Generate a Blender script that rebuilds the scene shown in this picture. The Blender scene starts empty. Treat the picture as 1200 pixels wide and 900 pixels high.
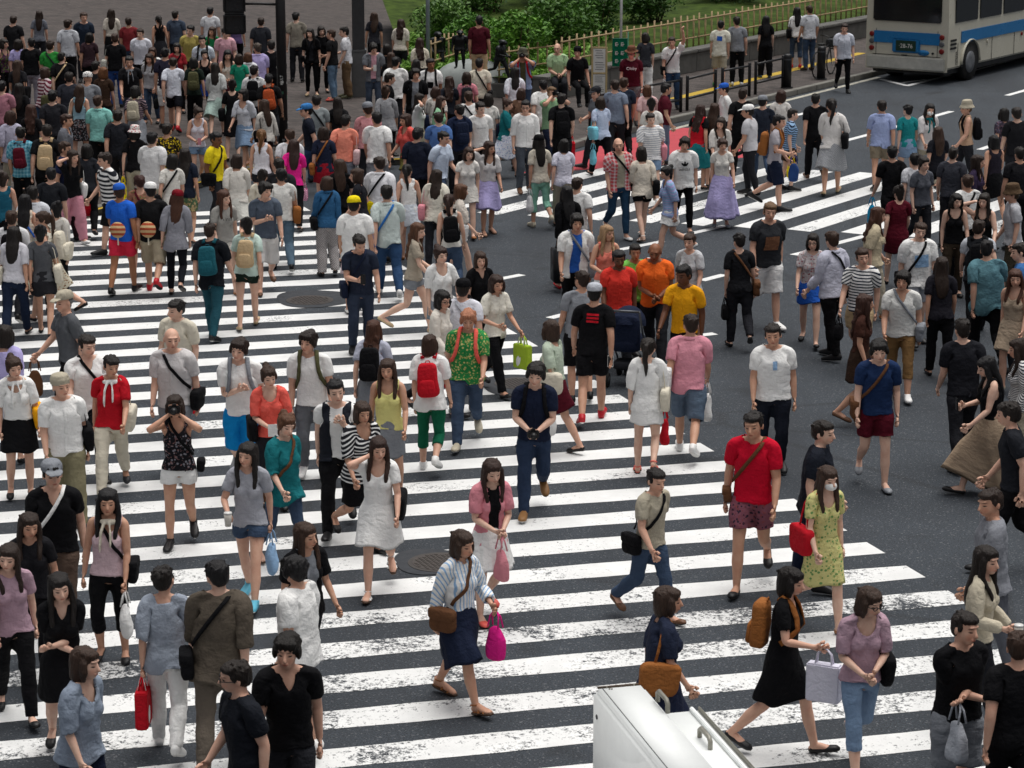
import bpy, bmesh, math, random
import numpy as np
from mathutils import Vector, noise

# ---------------------------------------------------------------- camera, sky, sun, exposure
sc = bpy.context.scene
COL = sc.collection
FPX, TAN = 3000.0, 718 / 3000.0
TH = math.atan(TAN)
CAMH = 24800 * math.cos(TH) ** 2 / FPX
cd = bpy.data.cameras.new('camera')
cam = bpy.data.objects.new('camera', cd)
COL.objects.link(cam)
cam.location = (0, 0, CAMH)
cam.rotation_euler = (math.pi / 2 - TH, 0, 0)
cd.sensor_width = 36
cd.lens = 36 * FPX / 1200
cd.clip_end = 2000
cd.dof.use_dof = True
cd.dof.focus_distance = 30
cd.dof.aperture_fstop = 8.0
sc.camera = cam
world = bpy.data.worlds.new('World')
sc.world = world
world.use_nodes = True
wn = world.node_tree
sky = wn.nodes.new('ShaderNodeTexSky')
sky.sky_type = 'NISHITA'
sky.sun_disc = False
sky.sun_elevation = math.radians(74)
sky.sun_rotation = math.radians(150)
sky.air_density = 1.0
sky.dust_density = 6.0
sky.ozone_density = 1.0
wh = wn.nodes.new('ShaderNodeHueSaturation')
wh.inputs['Saturation'].default_value = 0.28
wn.links.new(sky.outputs[0], wh.inputs['Color'])
bg = wn.nodes['Background']
bg.inputs['Strength'].default_value = 0.055
wn.links.new(wh.outputs[0], bg.inputs['Color'])
sl = bpy.data.lights.new('sun', 'SUN')
sl.energy = 2.1
sl.angle = math.radians(48)
sl.color = (1.0, 0.97, 0.93)
sun = bpy.data.objects.new('sun', sl)
COL.objects.link(sun)
sun.rotation_euler = (math.radians(16), 0, math.radians(150))
sc.view_settings.view_transform = 'Standard'
sc.view_settings.look = 'None'
sc.view_settings.exposure = 0.48
sc.view_settings.gamma = 1.0
sc.view_settings.use_curve_mapping = False
sc.cycles.max_bounces = 5
sc.cycles.diffuse_bounces = 3
sc.cycles.use_denoising = True

R = random.Random(7)
PI = math.pi


def gp(x, y, z=0.0):
    """point of the photograph (1200x900) -> the place where that line of sight meets height z"""
    a, b = (x - 600) / FPX, -(y - 450) / FPX
    d = (a, math.cos(TH) + b * math.sin(TH), -math.sin(TH) + b * math.cos(TH))
    t = (z - CAMH) / d[2]
    return np.array((d[0] * t, d[1] * t, z))


# ---------------------------------------------------------------- materials
PAL = dict(W='ececea', O='d6cfbd', K='111114', D='26272c', G='878b91', L='b4b8c0', N='1b2338', B='2a60c0', R='bd1a28',
           M='571322', P='d98c97', C='ea6458', S='f0927c', H='e0268a', Y='efd81a', A='f2a91a', T='1d7278', Q='5cb2cc',
           I='9bcdb6', V='b3abdb', E='c4ab86', F='66452f', J='3f5068', j='7c95b2', U='55553a', Z='f06c28', X='2c8a3c',
           l='93b6da', u='0f86cc', t='9c6233', m='b99aa8', g='5b5e66', b='3b2b22', c='b8b09c', s='c9997a', n='7f5942')
CNAME = dict(W='white', O='cream', K='black', D='charcoal', G='grey', L='light grey', N='navy', B='blue', R='red',
             M='burgundy', P='pink', C='coral', S='salmon', H='hot pink', Y='yellow', A='amber', T='teal', Q='aqua',
             I='mint', V='lavender', E='beige', F='brown', J='denim', j='pale denim', U='olive', Z='orange', X='green',
             l='light blue', u='bright blue', t='tan', m='mauve', g='dark grey', b='dark brown', c='stone')


def lin(h):
    h = PAL.get(h, h)
    v = [int(h[i:i + 2], 16) / 255 for i in (0, 2, 4)]
    return [(c / 12.92 if c <= .04045 else ((c + .055) / 1.055) ** 2.4) for c in v]


class NT:
    def __init__(s, name, rough=.8, spec=.3):
        s.m = bpy.data.materials.new(name)
        s.m.use_nodes = True
        s.t = s.m.node_tree
        s.p = s.t.nodes['Principled BSDF']
        s.p.inputs['Roughness'].default_value = rough
        s.p.inputs['Specular IOR Level'].default_value = spec

    def n(s, typ, **kw):
        o = s.t.nodes.new(typ)
        for k, v in kw.items():
            if k.startswith('_'):
                setattr(o, k[1:], v)
            else:
                i = o.inputs[int(k[1:])] if k[0] == 'i' and k[1:].isdigit() else o.inputs[k.replace('__', ' ')]
                s.put(i, v)
        return o

    def put(s, i, v):
        if isinstance(v, bpy.types.NodeSocket):
            s.t.links.new(v, i)
        elif isinstance(v, bpy.types.Node):
            s.t.links.new(v.outputs[0], i)
        else:
            if hasattr(i.default_value, '__len__') and len(i.default_value) == 4 and len(v) == 3:
                v = list(v) + [1]
            i.default_value = v

    def math(s, op, a, b=0.0, c=0.0):
        return s.n('ShaderNodeMath', _operation=op, i0=a, i1=b, i2=c)

    def mix(s, f, a, b, bt='MIX'):
        o = s.t.nodes.new('ShaderNodeMix')
        o.data_type = 'RGBA'
        o.blend_type = bt
        s.put(o.inputs[0], f)
        s.put(o.inputs[6], a)
        s.put(o.inputs[7], b)
        return o.outputs[2]

    def ramp(s, f, lo, hi, a=0.0, b=1.0):
        return s.n('ShaderNodeMapRange', i0=f, i1=lo, i2=hi, i3=a, i4=b).outputs[0]

    def noise(s, vec, scale, detail=3, rough=.6):
        o = s.n('ShaderNodeTexNoise', Scale=scale, Detail=detail, Roughness=rough)
        if vec is not None:
            s.put(o.inputs['Vector'], vec)
        return o.outputs[0]

    def rest(s):
        return s.n('ShaderNodeAttribute', _attribute_name='rest').outputs['Vector']

    def pos(s):
        return s.n('ShaderNodeNewGeometry').outputs['Position']

    def obj(s):
        return s.n('ShaderNodeTexCoord').outputs['Object']

    def sep(s, v):
        return s.n('ShaderNodeSeparateXYZ', i0=v).outputs

    def scale(s, v, k):
        return s.n('ShaderNodeVectorMath', _operation='MULTIPLY', i0=v, i1=k).outputs[0]

    def bump(s, h, st, dist=.01):
        b = s.n('ShaderNodeBump', Strength=st, Distance=dist, Height=h)
        s.put(s.p.inputs['Normal'], b)

    def base(s, c):
        s.put(s.p.inputs['Base Color'], c)


MC = {}


def cached(f):
    def g(*a):
        k = (f.__name__,) + a
        if k not in MC:
            MC[k] = f(*a)
        return MC[k]
    return g


@cached
def m_skin(h):
    m = NT('skin', .55, .35)
    r = m.rest()
    b = lin(h)
    col = m.mix(m.ramp(m.noise(r, 14), .35, .7), b, [b[0] * .92, b[1] * .82, b[2] * .8])

    def blob(c, rad, soft=.35):
        d = m.n('ShaderNodeVectorMath', _operation='SUBTRACT', i0=m.n('ShaderNodeVectorMath', _operation='ABSOLUTE', i0=r).outputs[0] if c[0] else r, i1=c)
        d = m.n('ShaderNodeVectorMath', _operation='DIVIDE', i0=d.outputs[0], i1=rad)
        ln = m.n('ShaderNodeVectorMath', _operation='LENGTH', i0=d.outputs[0]).outputs['Value']
        return m.ramp(ln, 1 - soft, 1 + soft, 1, 0)
    # abs() also flips y, so the face is looked up at +y for mirrored marks
    col = m.mix(blob((.040, .10, 1.568), (.02, .03, .02), .8), col, [b[0] * 1.02, b[1] * .78, b[2] * .72])
    col = m.mix(blob((.033, .10, 1.610), (.0145, .04, .0052)), col, lin('1d1512'))
    col = m.mix(blob((.034, .10, 1.634), (.019, .04, .0032)), col, lin('33241c'))
    col = m.mix(blob((0.0, -.125, 1.552), (.024, .04, .008)), col, [b[0] * .62, b[1] * .36, b[2] * .34])
    m.base(col)
    m.bump(m.noise(r, 60), .15)
    return m.m


@cached
def m_fabric(pat, c1, c2, rough=.85):
    m = NT('fabric_' + pat, rough, .12)
    r = m.rest()
    a, b = lin(c1), lin(c2)
    s = m.sep(r)

    def band(v, per, duty=.5):
        f = m.math('FRACT', m.math('MULTIPLY', v, 1 / per))
        return m.math('LESS_THAN', f, duty)
    if pat == 'stripe':
        col = m.mix(band(s[2], .075), a, b)
    elif pat == 'thin':
        col = m.mix(band(s[2], .042, .4), a, b)
    elif pat == 'fine':
        col = m.mix(band(s[2], .022, .45), a, b)
    elif pat == 'vert':
        col = m.mix(band(s[0], .035, .35), a, b)
    elif pat == 'plaid':
        x = band(s[0], .06, .4)
        z = band(s[2], .06, .4)
        col = m.mix(m.math('MULTIPLY', m.math('ADD', x, z), .5), a, b)
    elif pat == 'check':
        f = m.math('ABSOLUTE', m.math('SUBTRACT', band(s[0], .03), band(s[2], .03)))
        col = m.mix(f, a, b)
    elif pat == 'floral':
        v = m.n('ShaderNodeTexVoronoi', Vector=r, Scale=26.0)
        n2 = m.noise(r, 34)
        col = m.mix(m.ramp(v.outputs['Distance'], .3, .36), b, a)
        col = m.mix(m.ramp(n2, .58, .62), col, [min(1, .5 * (a[i] + b[i]) + (.14, .02, 0)[i]) for i in range(3)])
    elif pat == 'camo':
        n1 = m.noise(r, 14, 2)
        n2 = m.noise(m.scale(r, (1.3, 1, 1.7)), 22, 2)
        col = m.mix(m.ramp(n1, .48, .5), a, b)
        col = m.mix(m.ramp(n2, .58, .6), col, [.5 * (a[i] + b[i]) * .45 for i in range(3)])
    elif pat == 'jean':
        col = m.mix(m.ramp(m.noise(m.scale(r, (1, 1, .4)), 9), .35, .7), a, [min(1, x * 1.7) for x in a])
    else:
        col = a
    col = m.mix(m.ramp(m.noise(r, 5), .3, .7), col, [.80, .80, .82], 'MULTIPLY') if max(a) < .5 else \
        m.mix(m.ramp(m.noise(r, 5), .3, .7), col, [.94, .94, .945], 'MULTIPLY')
    m.base(col)
    n = m.noise(m.scale(r, (1, 1, .55)), 14, 4, .62)
    rd = m.math('ABSOLUTE', m.math('SUBTRACT', m.noise(m.scale(r, (1, 1, 1.6)), 9, 3, .5), .5))
    m.bump(m.math('ADD', n, m.math('MULTIPLY', rd, 1.3)), .5, .04)
    return m.m


@cached
def m_hair(c):
    m = NT('hair', .5, .3)
    r = m.rest()
    a = lin(c)
    n = m.noise(m.scale(r, (1, 1, .12)), 130, 3)
    m.base(m.mix(m.ramp(n, .3, .75), [x * .5 for x in a], [x * 1.5 + .001 for x in a]))
    m.bump(n, .8, .012)
    return m.m


@cached
def m_shoe(c, sole):
    m = NT('shoe', .5, .4)
    z = m.sep(m.rest())[2]
    m.base(m.mix(m.math('LESS_THAN', z, .014), lin(c), lin(sole)))
    return m.m


@cached
def m_plain(name, c, rough=.5, metal=0.0, var=.25, scale=6.0):
    m = NT(name, rough, .4)
    p = m.obj()
    a = lin(c)
    n = m.noise(p, scale, 5, .65)
    m.base(m.mix(m.ramp(n, .35, .72), a, [x * (1 - var) for x in a]))
    m.put(m.p.inputs['Roughness'], m.ramp(n, .2, .8, max(.05, rough - .12), min(1, rough + .12)))
    m.p.inputs['Metallic'].default_value = metal
    m.bump(n, .12, .01)
    return m.m


@cached
def m_asphalt():
    m = NT('asphalt', .8, .35)
    p = m.pos()
    big = m.noise(p, .35, 5, .6)
    mid = m.noise(p, 3.0, 4, .6)
    fine = m.noise(p, 55, 3, .75)
    grit = m.n('ShaderNodeTexVoronoi', Vector=p, Scale=70.0).outputs['Color']
    g = m.sep(grit)[0]
    c = m.mix(m.ramp(big, .3, .7), lin('2a2f35'), lin('363c43'))
    c = m.mix(m.ramp(mid, .35, .75), c, lin('2f343a'))
    c = m.mix(m.ramp(fine, .35, .72), [.55, .55, .56], [1.55, 1.55, 1.55]) if False else c
    c = m.mix(1.0, c, m.mix(m.ramp(fine, .36, .68), [.42, .42, .43], [2.0, 2.0, 1.98]), 'MULTIPLY')
    c = m.mix(m.ramp(g, .93, .99, 0, .6), c, lin('7d8083'))
    # tyre-polished lanes and oil stains
    wv = m.noise(m.n('ShaderNodeMapping', Vector=p, Rotation=(0, 0, .58), Scale=(.9, .06, 1)), 1.0, 3, .5)
    c = m.mix(m.ramp(wv, .48, .68, 0, .5), c, lin('26292e'))
    st = m.noise(p, 1.1, 2, .4)
    c = m.mix(m.ramp(st, .66, .74, 0, .55), c, lin('1f2124'))
    # fine cracks
    v = m.n('ShaderNodeTexVoronoi', _feature='DISTANCE_TO_EDGE', Vector=m.n('ShaderNodeVectorMath', _operation='ADD', i0=p, i1=m.scale(m.n('ShaderNodeTexNoise', Scale=2.0).outputs['Color'], (.9, .9, .9))).outputs[0], Scale=.16)
    c = m.mix(m.ramp(v.outputs['Distance'], .003, .009, .35, 0), c, lin('1c1d20'))
    m.base(c)
    m.bump(fine, .5, .02)
    return m.m


@cached
def m_paint(wear, c='e6e7e6'):
    m = NT('road_paint', .6, .35)
    p = m.pos()
    n1 = m.noise(p, 15, 7, .74)
    n2 = m.noise(p, 1.1, 4, .62)
    n3 = m.noise(p, 45, 3, .7)
    k = m.math('ADD', m.math('MULTIPLY', n1, .60), m.math('ADD', m.math('MULTIPLY', n2, .50), m.math('MULTIPLY', n3, .36)))
    f = m.ramp(m.math('MULTIPLY', k, .685), wear - .102, wear - .050, 0, 1)
    a = lin(c)
    white = m.mix(m.ramp(m.noise(p, 2.2, 5, .65), .35, .75), a, [x * .8 for x in a])
    fine = m.noise(p, 55, 3, .75)
    asp = m.mix(1.0, lin('2f343a'), m.mix(m.ramp(fine, .32, .74), [.5, .5, .5], [1.7, 1.7, 1.7]), 'MULTIPLY')
    white = m.mix(m.ramp(fine, .55, .8, 0, .25), white, lin('8a8c8c'))
    m.base(m.mix(f, asp, white))
    m.bump(fine, .3, .012)
    return m.m


@cached
def m_brick():
    m = NT('plaza_brick', .8, .3)
    p = m.pos()
    rot = m.n('ShaderNodeMapping', Vector=p, Rotation=(0, 0, .45))
    b = m.n('ShaderNodeTexBrick', Vector=rot, Scale=1.0, Color1=lin('3b3634') + [1], Color2=lin('564e4b') + [1], Mortar=lin('262322') + [1])
    b.inputs['Brick Width'].default_value = .24
    b.inputs['Row Height'].default_value = .12
    b.inputs['Mortar Size'].default_value = .007
    b.offset = .5
    n = m.noise(p, .9, 5, .65)
    m.base(m.mix(m.ramp(n, .35, .75), b.outputs['Color'], lin('514c4b'), 'MIX'))
    big = m.mix(m.ramp(n, .5, .8, 0, .5), b.outputs['Color'], lin('45423f'))
    m.base(big)
    m.bump(b.outputs['Fac'], .3, .01)
    return m.m


# ---------------------------------------------------------------- mesh helpers
def mk_mesh(name, P, F, mat=None, rest=None, smooth=True):
    me = bpy.data.meshes.new(name)
    if isinstance(F, np.ndarray):
        P = np.asarray(P, dtype=np.float32)
        me.vertices.add(len(P))
        me.vertices.foreach_set('co', P.ravel())
        k = F.shape[1]
        me.loops.add(F.size)
        me.loops.foreach_set('vertex_index', F.astype(np.int32).ravel())
        me.polygons.add(len(F))
        me.polygons.foreach_set('loop_start', np.arange(0, F.size, k, dtype=np.int32))
        me.update(calc_edges=True)
    else:
        me.from_pydata([tuple(map(float, p)) for p in P], [], [tuple(f) for f in F])
    if rest is not None:
        at = me.attributes.new('rest', 'FLOAT_VECTOR', 'POINT')
        at.data.foreach_set('vector', np.asarray(rest, dtype=np.float32).ravel())
    if smooth and len(me.polygons):
        me.polygons.foreach_set('use_smooth', np.ones(len(me.polygons), dtype=bool))
    if mat:
        me.materials.append(mat)
    me.update()
    return me


def link(name, me, parent=None):
    o = bpy.data.objects.new(name, me)
    COL.objects.link(o)
    if parent:
        o.parent = parent
    return o


LABELS = {}


def tag(o, label=None, cat=None, group=None, kind=None):
    if label:
        n = len(label.split())
        if not 4 <= n <= 16:
            print('LABEL LENGTH', n, label)
        if label in LABELS:
            print('LABEL TWICE', label)
        LABELS[label] = 1
        o['label'] = label
    if cat:
        o['category'] = cat
    if group:
        o['group'] = group
    if kind:
        o['kind'] = kind
    return o


def empty(name, loc, rz=0, label=None, cat=None, group=None):
    o = bpy.data.objects.new(name, None)
    COL.objects.link(o)
    o.location = loc
    o.rotation_euler = (0, 0, rz)
    o.empty_display_size = .2
    return tag(o, label, cat, group)


class MB:
    """collects shapes for one mesh"""
    def __init__(s):
        s.P, s.F = [], []

    def add(s, P, F):
        P = np.asarray(P, dtype=float)
        F = [tuple(f) for f in F]
        vol = 0
        for f in F:
            for i in range(1, len(f) - 1):
                vol += np.dot(P[f[0]], np.cross(P[f[i]], P[f[i + 1]]))
        o = len(s.P)
        s.P += [tuple(p) for p in P]
        s.F += [tuple(o + i for i in (f if vol >= 0 else f[::-1])) for f in F]
        return s

    def tube(s, path, rad, n=14, ref=(0, 1, 0), ex=2.0):
        P, F = tube(path, rad, n, ref, ex)
        return s.add(P, F)

    def ball(s, c, r, n=12):
        k = n // 2
        P = [(c[0], c[1], c[2] + r[2])]
        for j in range(1, k):
            a = PI * j / k
            for i in range(n):
                b = 2 * PI * i / n
                P.append((c[0] + r[0] * math.sin(a) * math.cos(b), c[1] + r[1] * math.sin(a) * math.sin(b), c[2] + r[2] * math.cos(a)))
        P.append((c[0], c[1], c[2] - r[2]))
        F = [(0, 1 + i, 1 + (i + 1) % n) for i in range(n)]
        for j in range(k - 2):
            for i in range(n):
                a, b = 1 + j * n + i, 1 + j * n + (i + 1) % n
                F.append((a, a + n, b + n, b))
        L = len(P) - 1
        F += [(L, 1 + (k - 2) * n + (i + 1) % n, 1 + (k - 2) * n + i) for i in range(n)]
        return s.add(P, F)

    def box(s, c, d, bev=0.0, rz=0.0):
        bm = bmesh.new()
        bmesh.ops.create_cube(bm, size=1)
        for v in bm.verts:
            v.co = Vector((v.co.x * d[0], v.co.y * d[1], v.co.z * d[2]))
        if bev:
            bmesh.ops.bevel(bm, geom=bm.edges[:], offset=bev, segments=2, affect='EDGES')
        ca, sa = math.cos(rz), math.sin(rz)
        bm.verts.index_update()
        P = [(c[0] + v.co.x * ca - v.co.y * sa, c[1] + v.co.x * sa + v.co.y * ca, c[2] + v.co.z) for v in bm.verts]
        F = [[v.index for v in f.verts] for f in bm.faces]
        bm.free()
        return s.add(P, F)

    def soft(s, c, r, e=.4, n=16, taper=0.0, nz=0.0):
        """superellipsoid: soft-cornered box"""
        k = n // 2

        def pw(v):
            return math.copysign(abs(v) ** e, v)
        P, F = [], []
        for j in range(k + 1):
            a = -PI / 2 + PI * j / k
            for i in range(n):
                b = 2 * PI * i / n
                z = pw(math.sin(a))
                t = 1 - taper * (z + 1) / 2
                q = [r[0] * pw(math.cos(a)) * pw(math.cos(b)) * t, r[1] * pw(math.cos(a)) * pw(math.sin(b)) * t, r[2] * z]
                if nz:
                    w = noise.noise_vector(Vector((q[0] * 9 + c[0], q[1] * 9, q[2] * 7)))
                    q = [q[0] + w[0] * nz, q[1] + w[1] * nz, q[2] + w[2] * nz * .6]
                P.append((c[0] + q[0], c[1] + q[1], c[2] + q[2]))
        for j in range(k):
            for i in range(n):
                F.append((j * n + i, j * n + (i + 1) % n, (j + 1) * n + (i + 1) % n, (j + 1) * n + i))
        F.append(tuple(range(n))[::-1])
        F.append(tuple(k * n + i for i in range(n)))
        return s.add(P, F)

    def ribbon(s, path, w, t, axis=None):
        """band along path; its flat side faces away from the vertical axis (or along AXIS)"""
        path = [np.array(p, dtype=float) for p in path]
        P, F = [], []
        m = len(path)
        for i, p in enumerate(path):
            tg = path[min(i + 1, m - 1)] - path[max(i - 1, 0)]
            tg /= np.linalg.norm(tg) + 1e-9
            o = np.array(axis, dtype=float) if axis is not None else np.array((p[0], p[1], .35 if p[2] > 1.4 else 0.0))
            o = o / (np.linalg.norm(o) + 1e-9)
            wd = np.cross(tg, o)
            wd /= np.linalg.norm(wd) + 1e-9
            o = np.cross(wd, tg)
            for a, b in ((-1, -1), (1, -1), (1, 1), (-1, 1)):
                P.append(p + wd * a * w / 2 + o * b * t / 2)
        for i in range(m - 1):
            for k in range(4):
                F.append((4 * i + k, 4 * i + (k + 1) % 4, 4 * i + 4 + (k + 1) % 4, 4 * i + 4 + k))
        F += [(3, 2, 1, 0), tuple(4 * (m - 1) + k for k in range(4))]
        return s.add(P, F)

    def prism(s, poly, z0, z1):
        n = len(poly)
        P = [(p[0], p[1], z0) for p in poly] + [(p[0], p[1], z1) for p in poly]
        F = [tuple(range(n))[::-1], tuple(range(n, 2 * n))]
        F += [(i, (i + 1) % n, n + (i + 1) % n, n + i) for i in range(n)]
        return s.add(P, F)

    def build(s, name, mat, parent=None, smooth=False, rest=False):
        me = mk_mesh(name, s.P, s.F, mat, s.P if rest else None, smooth)
        return link(name, me, parent)


def tube(path, rad, n=14, ref=(0, 1, 0), ex=2.0):
    path = [np.array(p, dtype=float) for p in path]
    m = len(path)
    P, F = [], []
    ref = np.array(ref, dtype=float)
    for i, p in enumerate(path):
        t = path[min(i + 1, m - 1)] - path[max(i - 1, 0)]
        t /= np.linalg.norm(t)
        a = np.cross(ref, t)
        a /= np.linalg.norm(a)
        b = np.cross(t, a)
        r = rad[i] if hasattr(rad[i], '__len__') else (rad[i], rad[i])
        for k in range(n):
            c, s_ = math.cos(2 * PI * k / n), math.sin(2 * PI * k / n)
            c, s_ = math.copysign(abs(c) ** (2 / ex), c), math.copysign(abs(s_) ** (2 / ex), s_)
            P.append(p + a * r[0] * c + b * r[1] * s_)
    for i in range(m - 1):
        for k in range(n):
            F.append((i * n + k, i * n + (k + 1) % n, (i + 1) * n + (k + 1) % n, (i + 1) * n + k))
    F += [tuple(range(n))[::-1], tuple((m - 1) * n + k for k in range(n))]
    return P, F


# ---------------------------------------------------------------- people: templates in a rest pose (1.72 m tall, arms 45 degrees out)
BN = ['pelvis', 'spine', 'chest', 'neck', 'head', 'uaL', 'faL', 'haL', 'uaR', 'faR', 'haR', 'thL', 'shL', 'ftL', 'thR', 'shR', 'ftR']
PARENT = {'spine': 'pelvis', 'chest': 'spine', 'neck': 'chest', 'head': 'neck', 'uaL': 'chest', 'faL': 'uaL', 'haL': 'faL', 'uaR': 'chest',
          'faR': 'uaR', 'haR': 'faR', 'thL': 'pelvis', 'shL': 'thL', 'ftL': 'shL', 'thR': 'pelvis', 'shR': 'thR', 'ftR': 'shR'}
S45 = math.sqrt(.5)
UA, FA = .285, .25


def joints(sex):
    sx = .170 if sex == 'm' else .150
    J = {'pelvis': (0, 0, .95), 'spine': (0, .01, 1.03), 'chest': (0, .01, 1.18), 'neck': (0, .012, 1.46), 'head': (0, .0, 1.535)}
    for s, k in ((1, 'L'), (-1, 'R')):
        sh = np.array((s * sx, .005, 1.405))
        d = np.array((s * S45, 0, -S45))
        J['ua' + k], J['fa' + k], J['ha' + k] = sh, sh + d * UA, sh + d * (UA + FA)
        J['th' + k], J['sh' + k], J['ft' + k] = (s * .088, 0, .92), (s * .098, -.005, .49), (s * .104, .015, .085)
    return {k: np.array(v, dtype=float) for k, v in J.items()}


JN = {s: joints(s) for s in 'mf'}


def sst(x, a, b):
    t = np.clip((x - a) / (b - a), 0, 1)
    return t * t * (3 - 2 * t)


def weights(P, sex, mode=''):
    J = JN[sex]
    x, y, z = P.T
    W = np.zeros((len(P), 17))
    arm = {}
    for k, s in (('L', 1), ('R', -1)):
        q = P - J['ua' + k]
        u = q[:, 0] * s * S45 - q[:, 2] * S45
        n = q[:, 0] * s * S45 + q[:, 2] * S45
        a = sst(u, -.06, .07) * sst(n, -.105, -.05) * (x * s > .03)
        if mode in ('skirt', 'hair', 'leg'):
            a = a * 0
        arm[k] = a
        e = sst(u, UA - .045, UA + .045)
        h = sst(u, UA + FA - .02, UA + FA + .02)
        i = 5 if k == 'L' else 8
        W[:, i], W[:, i + 1], W[:, i + 2] = a * (1 - e), a * e * (1 - h), a * e * h
    body = np.clip(1 - arm['L'] - arm['R'], 0, 1)
    if mode == 'hair':
        h = sst(z, 1.36, 1.52)
        W[:, 4], W[:, 2] = h, 1 - h
        return W
    hd = sst(z, 1.5, 1.56)
    nk = sst(z, 1.43, 1.49) * (1 - hd)
    ch = sst(z, 1.10, 1.24) * (1 - sst(z, 1.43, 1.49))
    sp = sst(z, .98, 1.08) * (1 - sst(z, 1.10, 1.24))
    low = 1 - sst(z, .98, 1.08)
    leg = 1 - sst(z, .80, .97)
    if mode == 'skirt':
        leg = 1 - sst(z, .55, 1.0)
        lf = sst(x, -.16, .16)
    else:
        lf = sst(x, -.022, .022)
    kn = 1 - sst(z, .43, .55)
    ft = (1 - sst(z, .06, .12)) if mode != 'skirt' else z * 0
    if mode == 'skirt':
        kn = kn * .45
    ft = np.maximum(ft, sst(-y, .06, .09) * (z < .14)) if mode != 'skirt' else ft
    W[:, 0] = body * low * (1 - leg)
    W[:, 1], W[:, 2], W[:, 3], W[:, 4] = body * sp, body * ch, body * nk, body * hd
    for i, s in ((11, lf), (14, 1 - lf)):
        b = body * low * leg * s
        W[:, i], W[:, i + 1], W[:, i + 2] = b * (1 - kn), b * kn * (1 - ft), b * kn * ft
    return W / W.sum(1, keepdims=True)


DG = None


def remesh(mb, voxel, smooth=3, tris=6000, shape=None):
    """one closed continuous surface round all shapes of MB"""
    me = mk_mesh('tmp', mb.P, mb.F, None, None, False)
    o = link('tmp', me)
    m = o.modifiers.new('r', 'REMESH')
    m.mode = 'VOXEL'
    m.voxel_size = voxel
    if smooth:
        m = o.modifiers.new('s', 'SMOOTH')
        m.iterations = smooth
        m.factor = .5
    dg = bpy.context.evaluated_depsgraph_get()
    n = len(o.evaluated_get(dg).data.polygons)
    if shape is None and tris:
        m = o.modifiers.new('d', 'DECIMATE')
        m.ratio = min(1.0, tris / (2.0 * n))
        dg = bpy.context.evaluated_depsgraph_get()
    ev = o.evaluated_get(dg).data
    P = np.zeros(len(ev.vertices) * 3)
    ev.vertices.foreach_get('co', P)
    P = P.reshape(-1, 3)
    ev.calc_loop_triangles()
    F = np.zeros(len(ev.loop_triangles) * 3, dtype=np.int32)
    ev.loop_triangles.foreach_get('vertices', F)
    F = F.reshape(-1, 3)
    bpy.data.objects.remove(o)
    bpy.data.meshes.remove(me)
    return P, F


def decim(P, F, tris):
    me = mk_mesh('tmp', P, F)
    o = link('tmp', me)
    m = o.modifiers.new('d', 'DECIMATE')
    m.ratio = min(1.0, tris / len(F))
    dg = bpy.context.evaluated_depsgraph_get()
    ev = o.evaluated_get(dg).data
    P = np.zeros(len(ev.vertices) * 3)
    ev.vertices.foreach_get('co', P)
    ev.calc_loop_triangles()
    F = np.zeros(len(ev.loop_triangles) * 3, dtype=np.int32)
    ev.loop_triangles.foreach_get('vertices', F)
    P, F = P.reshape(-1, 3), F.reshape(-1, 3)
    bpy.data.objects.remove(o)
    bpy.data.meshes.remove(me)
    return P, F


def vnorm(P, F):
    n = np.cross(P[F[:, 1]] - P[F[:, 0]], P[F[:, 2]] - P[F[:, 0]])
    N = np.zeros_like(P)
    for k in range(3):
        np.add.at(N, F[:, k], n)
    return N / (np.linalg.norm(N, axis=1, keepdims=True) + 1e-12)


TORSO = {'m': [(.80, .10, .095, .01), (.87, .160, .118, .012), (.95, .163, .112, .012), (1.03, .150, .103, .005), (1.12, .147, .104, 0), (1.22, .160, .112, -.002),
               (1.31, .170, .113, .0), (1.38, .160, .094, .008), (1.44, .095, .07, .012), (1.47, .06, .058, .012)],
         'f': [(.80, .10, .095, .012), (.87, .166, .122, .016), (.95, .163, .114, .014), (1.03, .132, .096, .004), (1.10, .122, .088, 0), (1.20, .134, .094, .002),
               (1.30, .145, .098, .004), (1.38, .140, .085, .010), (1.44, .085, .062, .012), (1.47, .052, .05, .012)]}


def limb(mb, sex, part, e=0.0, e2=None, u0=0, u1=1):
    """arm or leg shapes, inflated by e (at the top) to e2 (at the end)"""
    e2 = e if e2 is None else e2
    f = 1.0 if sex == 'm' else .86
    J = JN[sex]
    for k, s in (('L', 1), ('R', -1)):
        if part == 'arm':
            sh, d = J['ua' + k], np.array((s * S45, 0, -S45))
            us = [-.03, .04, .12, .21, UA, .33, .40, .48, UA + FA]
            rs = [.050, .056, .053, .047, .041, .042, .037, .030, .026]
            mb.tube([sh + d * u for u in us], [(r * f + e + (e2 - e) * i / 8,) * 2 for i, r in enumerate(rs)], 14)
            mb.tube([(s * .03, .012, 1.47), (s * .10, .01, 1.44), tuple(sh + (s * .005, 0, 0))], [.045 * f + e * .7, .05 * f + e * .7, .052 * f + e], 12)
        else:
            zs = [.93, .84, .72, .60, .49, .40, .31, .20, .10]
            xs = [.090, .092, .094, .096, .098, .100, .102, .103, .104]
            ys = [.010, .005, .002, -.004, -.006, .006, .012, .014, .016]
            rs = [.070, .085, .076, .064, .054, .053, .055, .043, .035]
            g = 1.0 if sex == 'm' else .97
            mb.tube([(s * a, b, c) for a, b, c in zip(xs, ys, zs)], [(r * g + e + (e2 - e) * i / 8, r * g * 1.04 + e + (e2 - e) * i / 8) for i, r in enumerate(rs)], 16)


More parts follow.
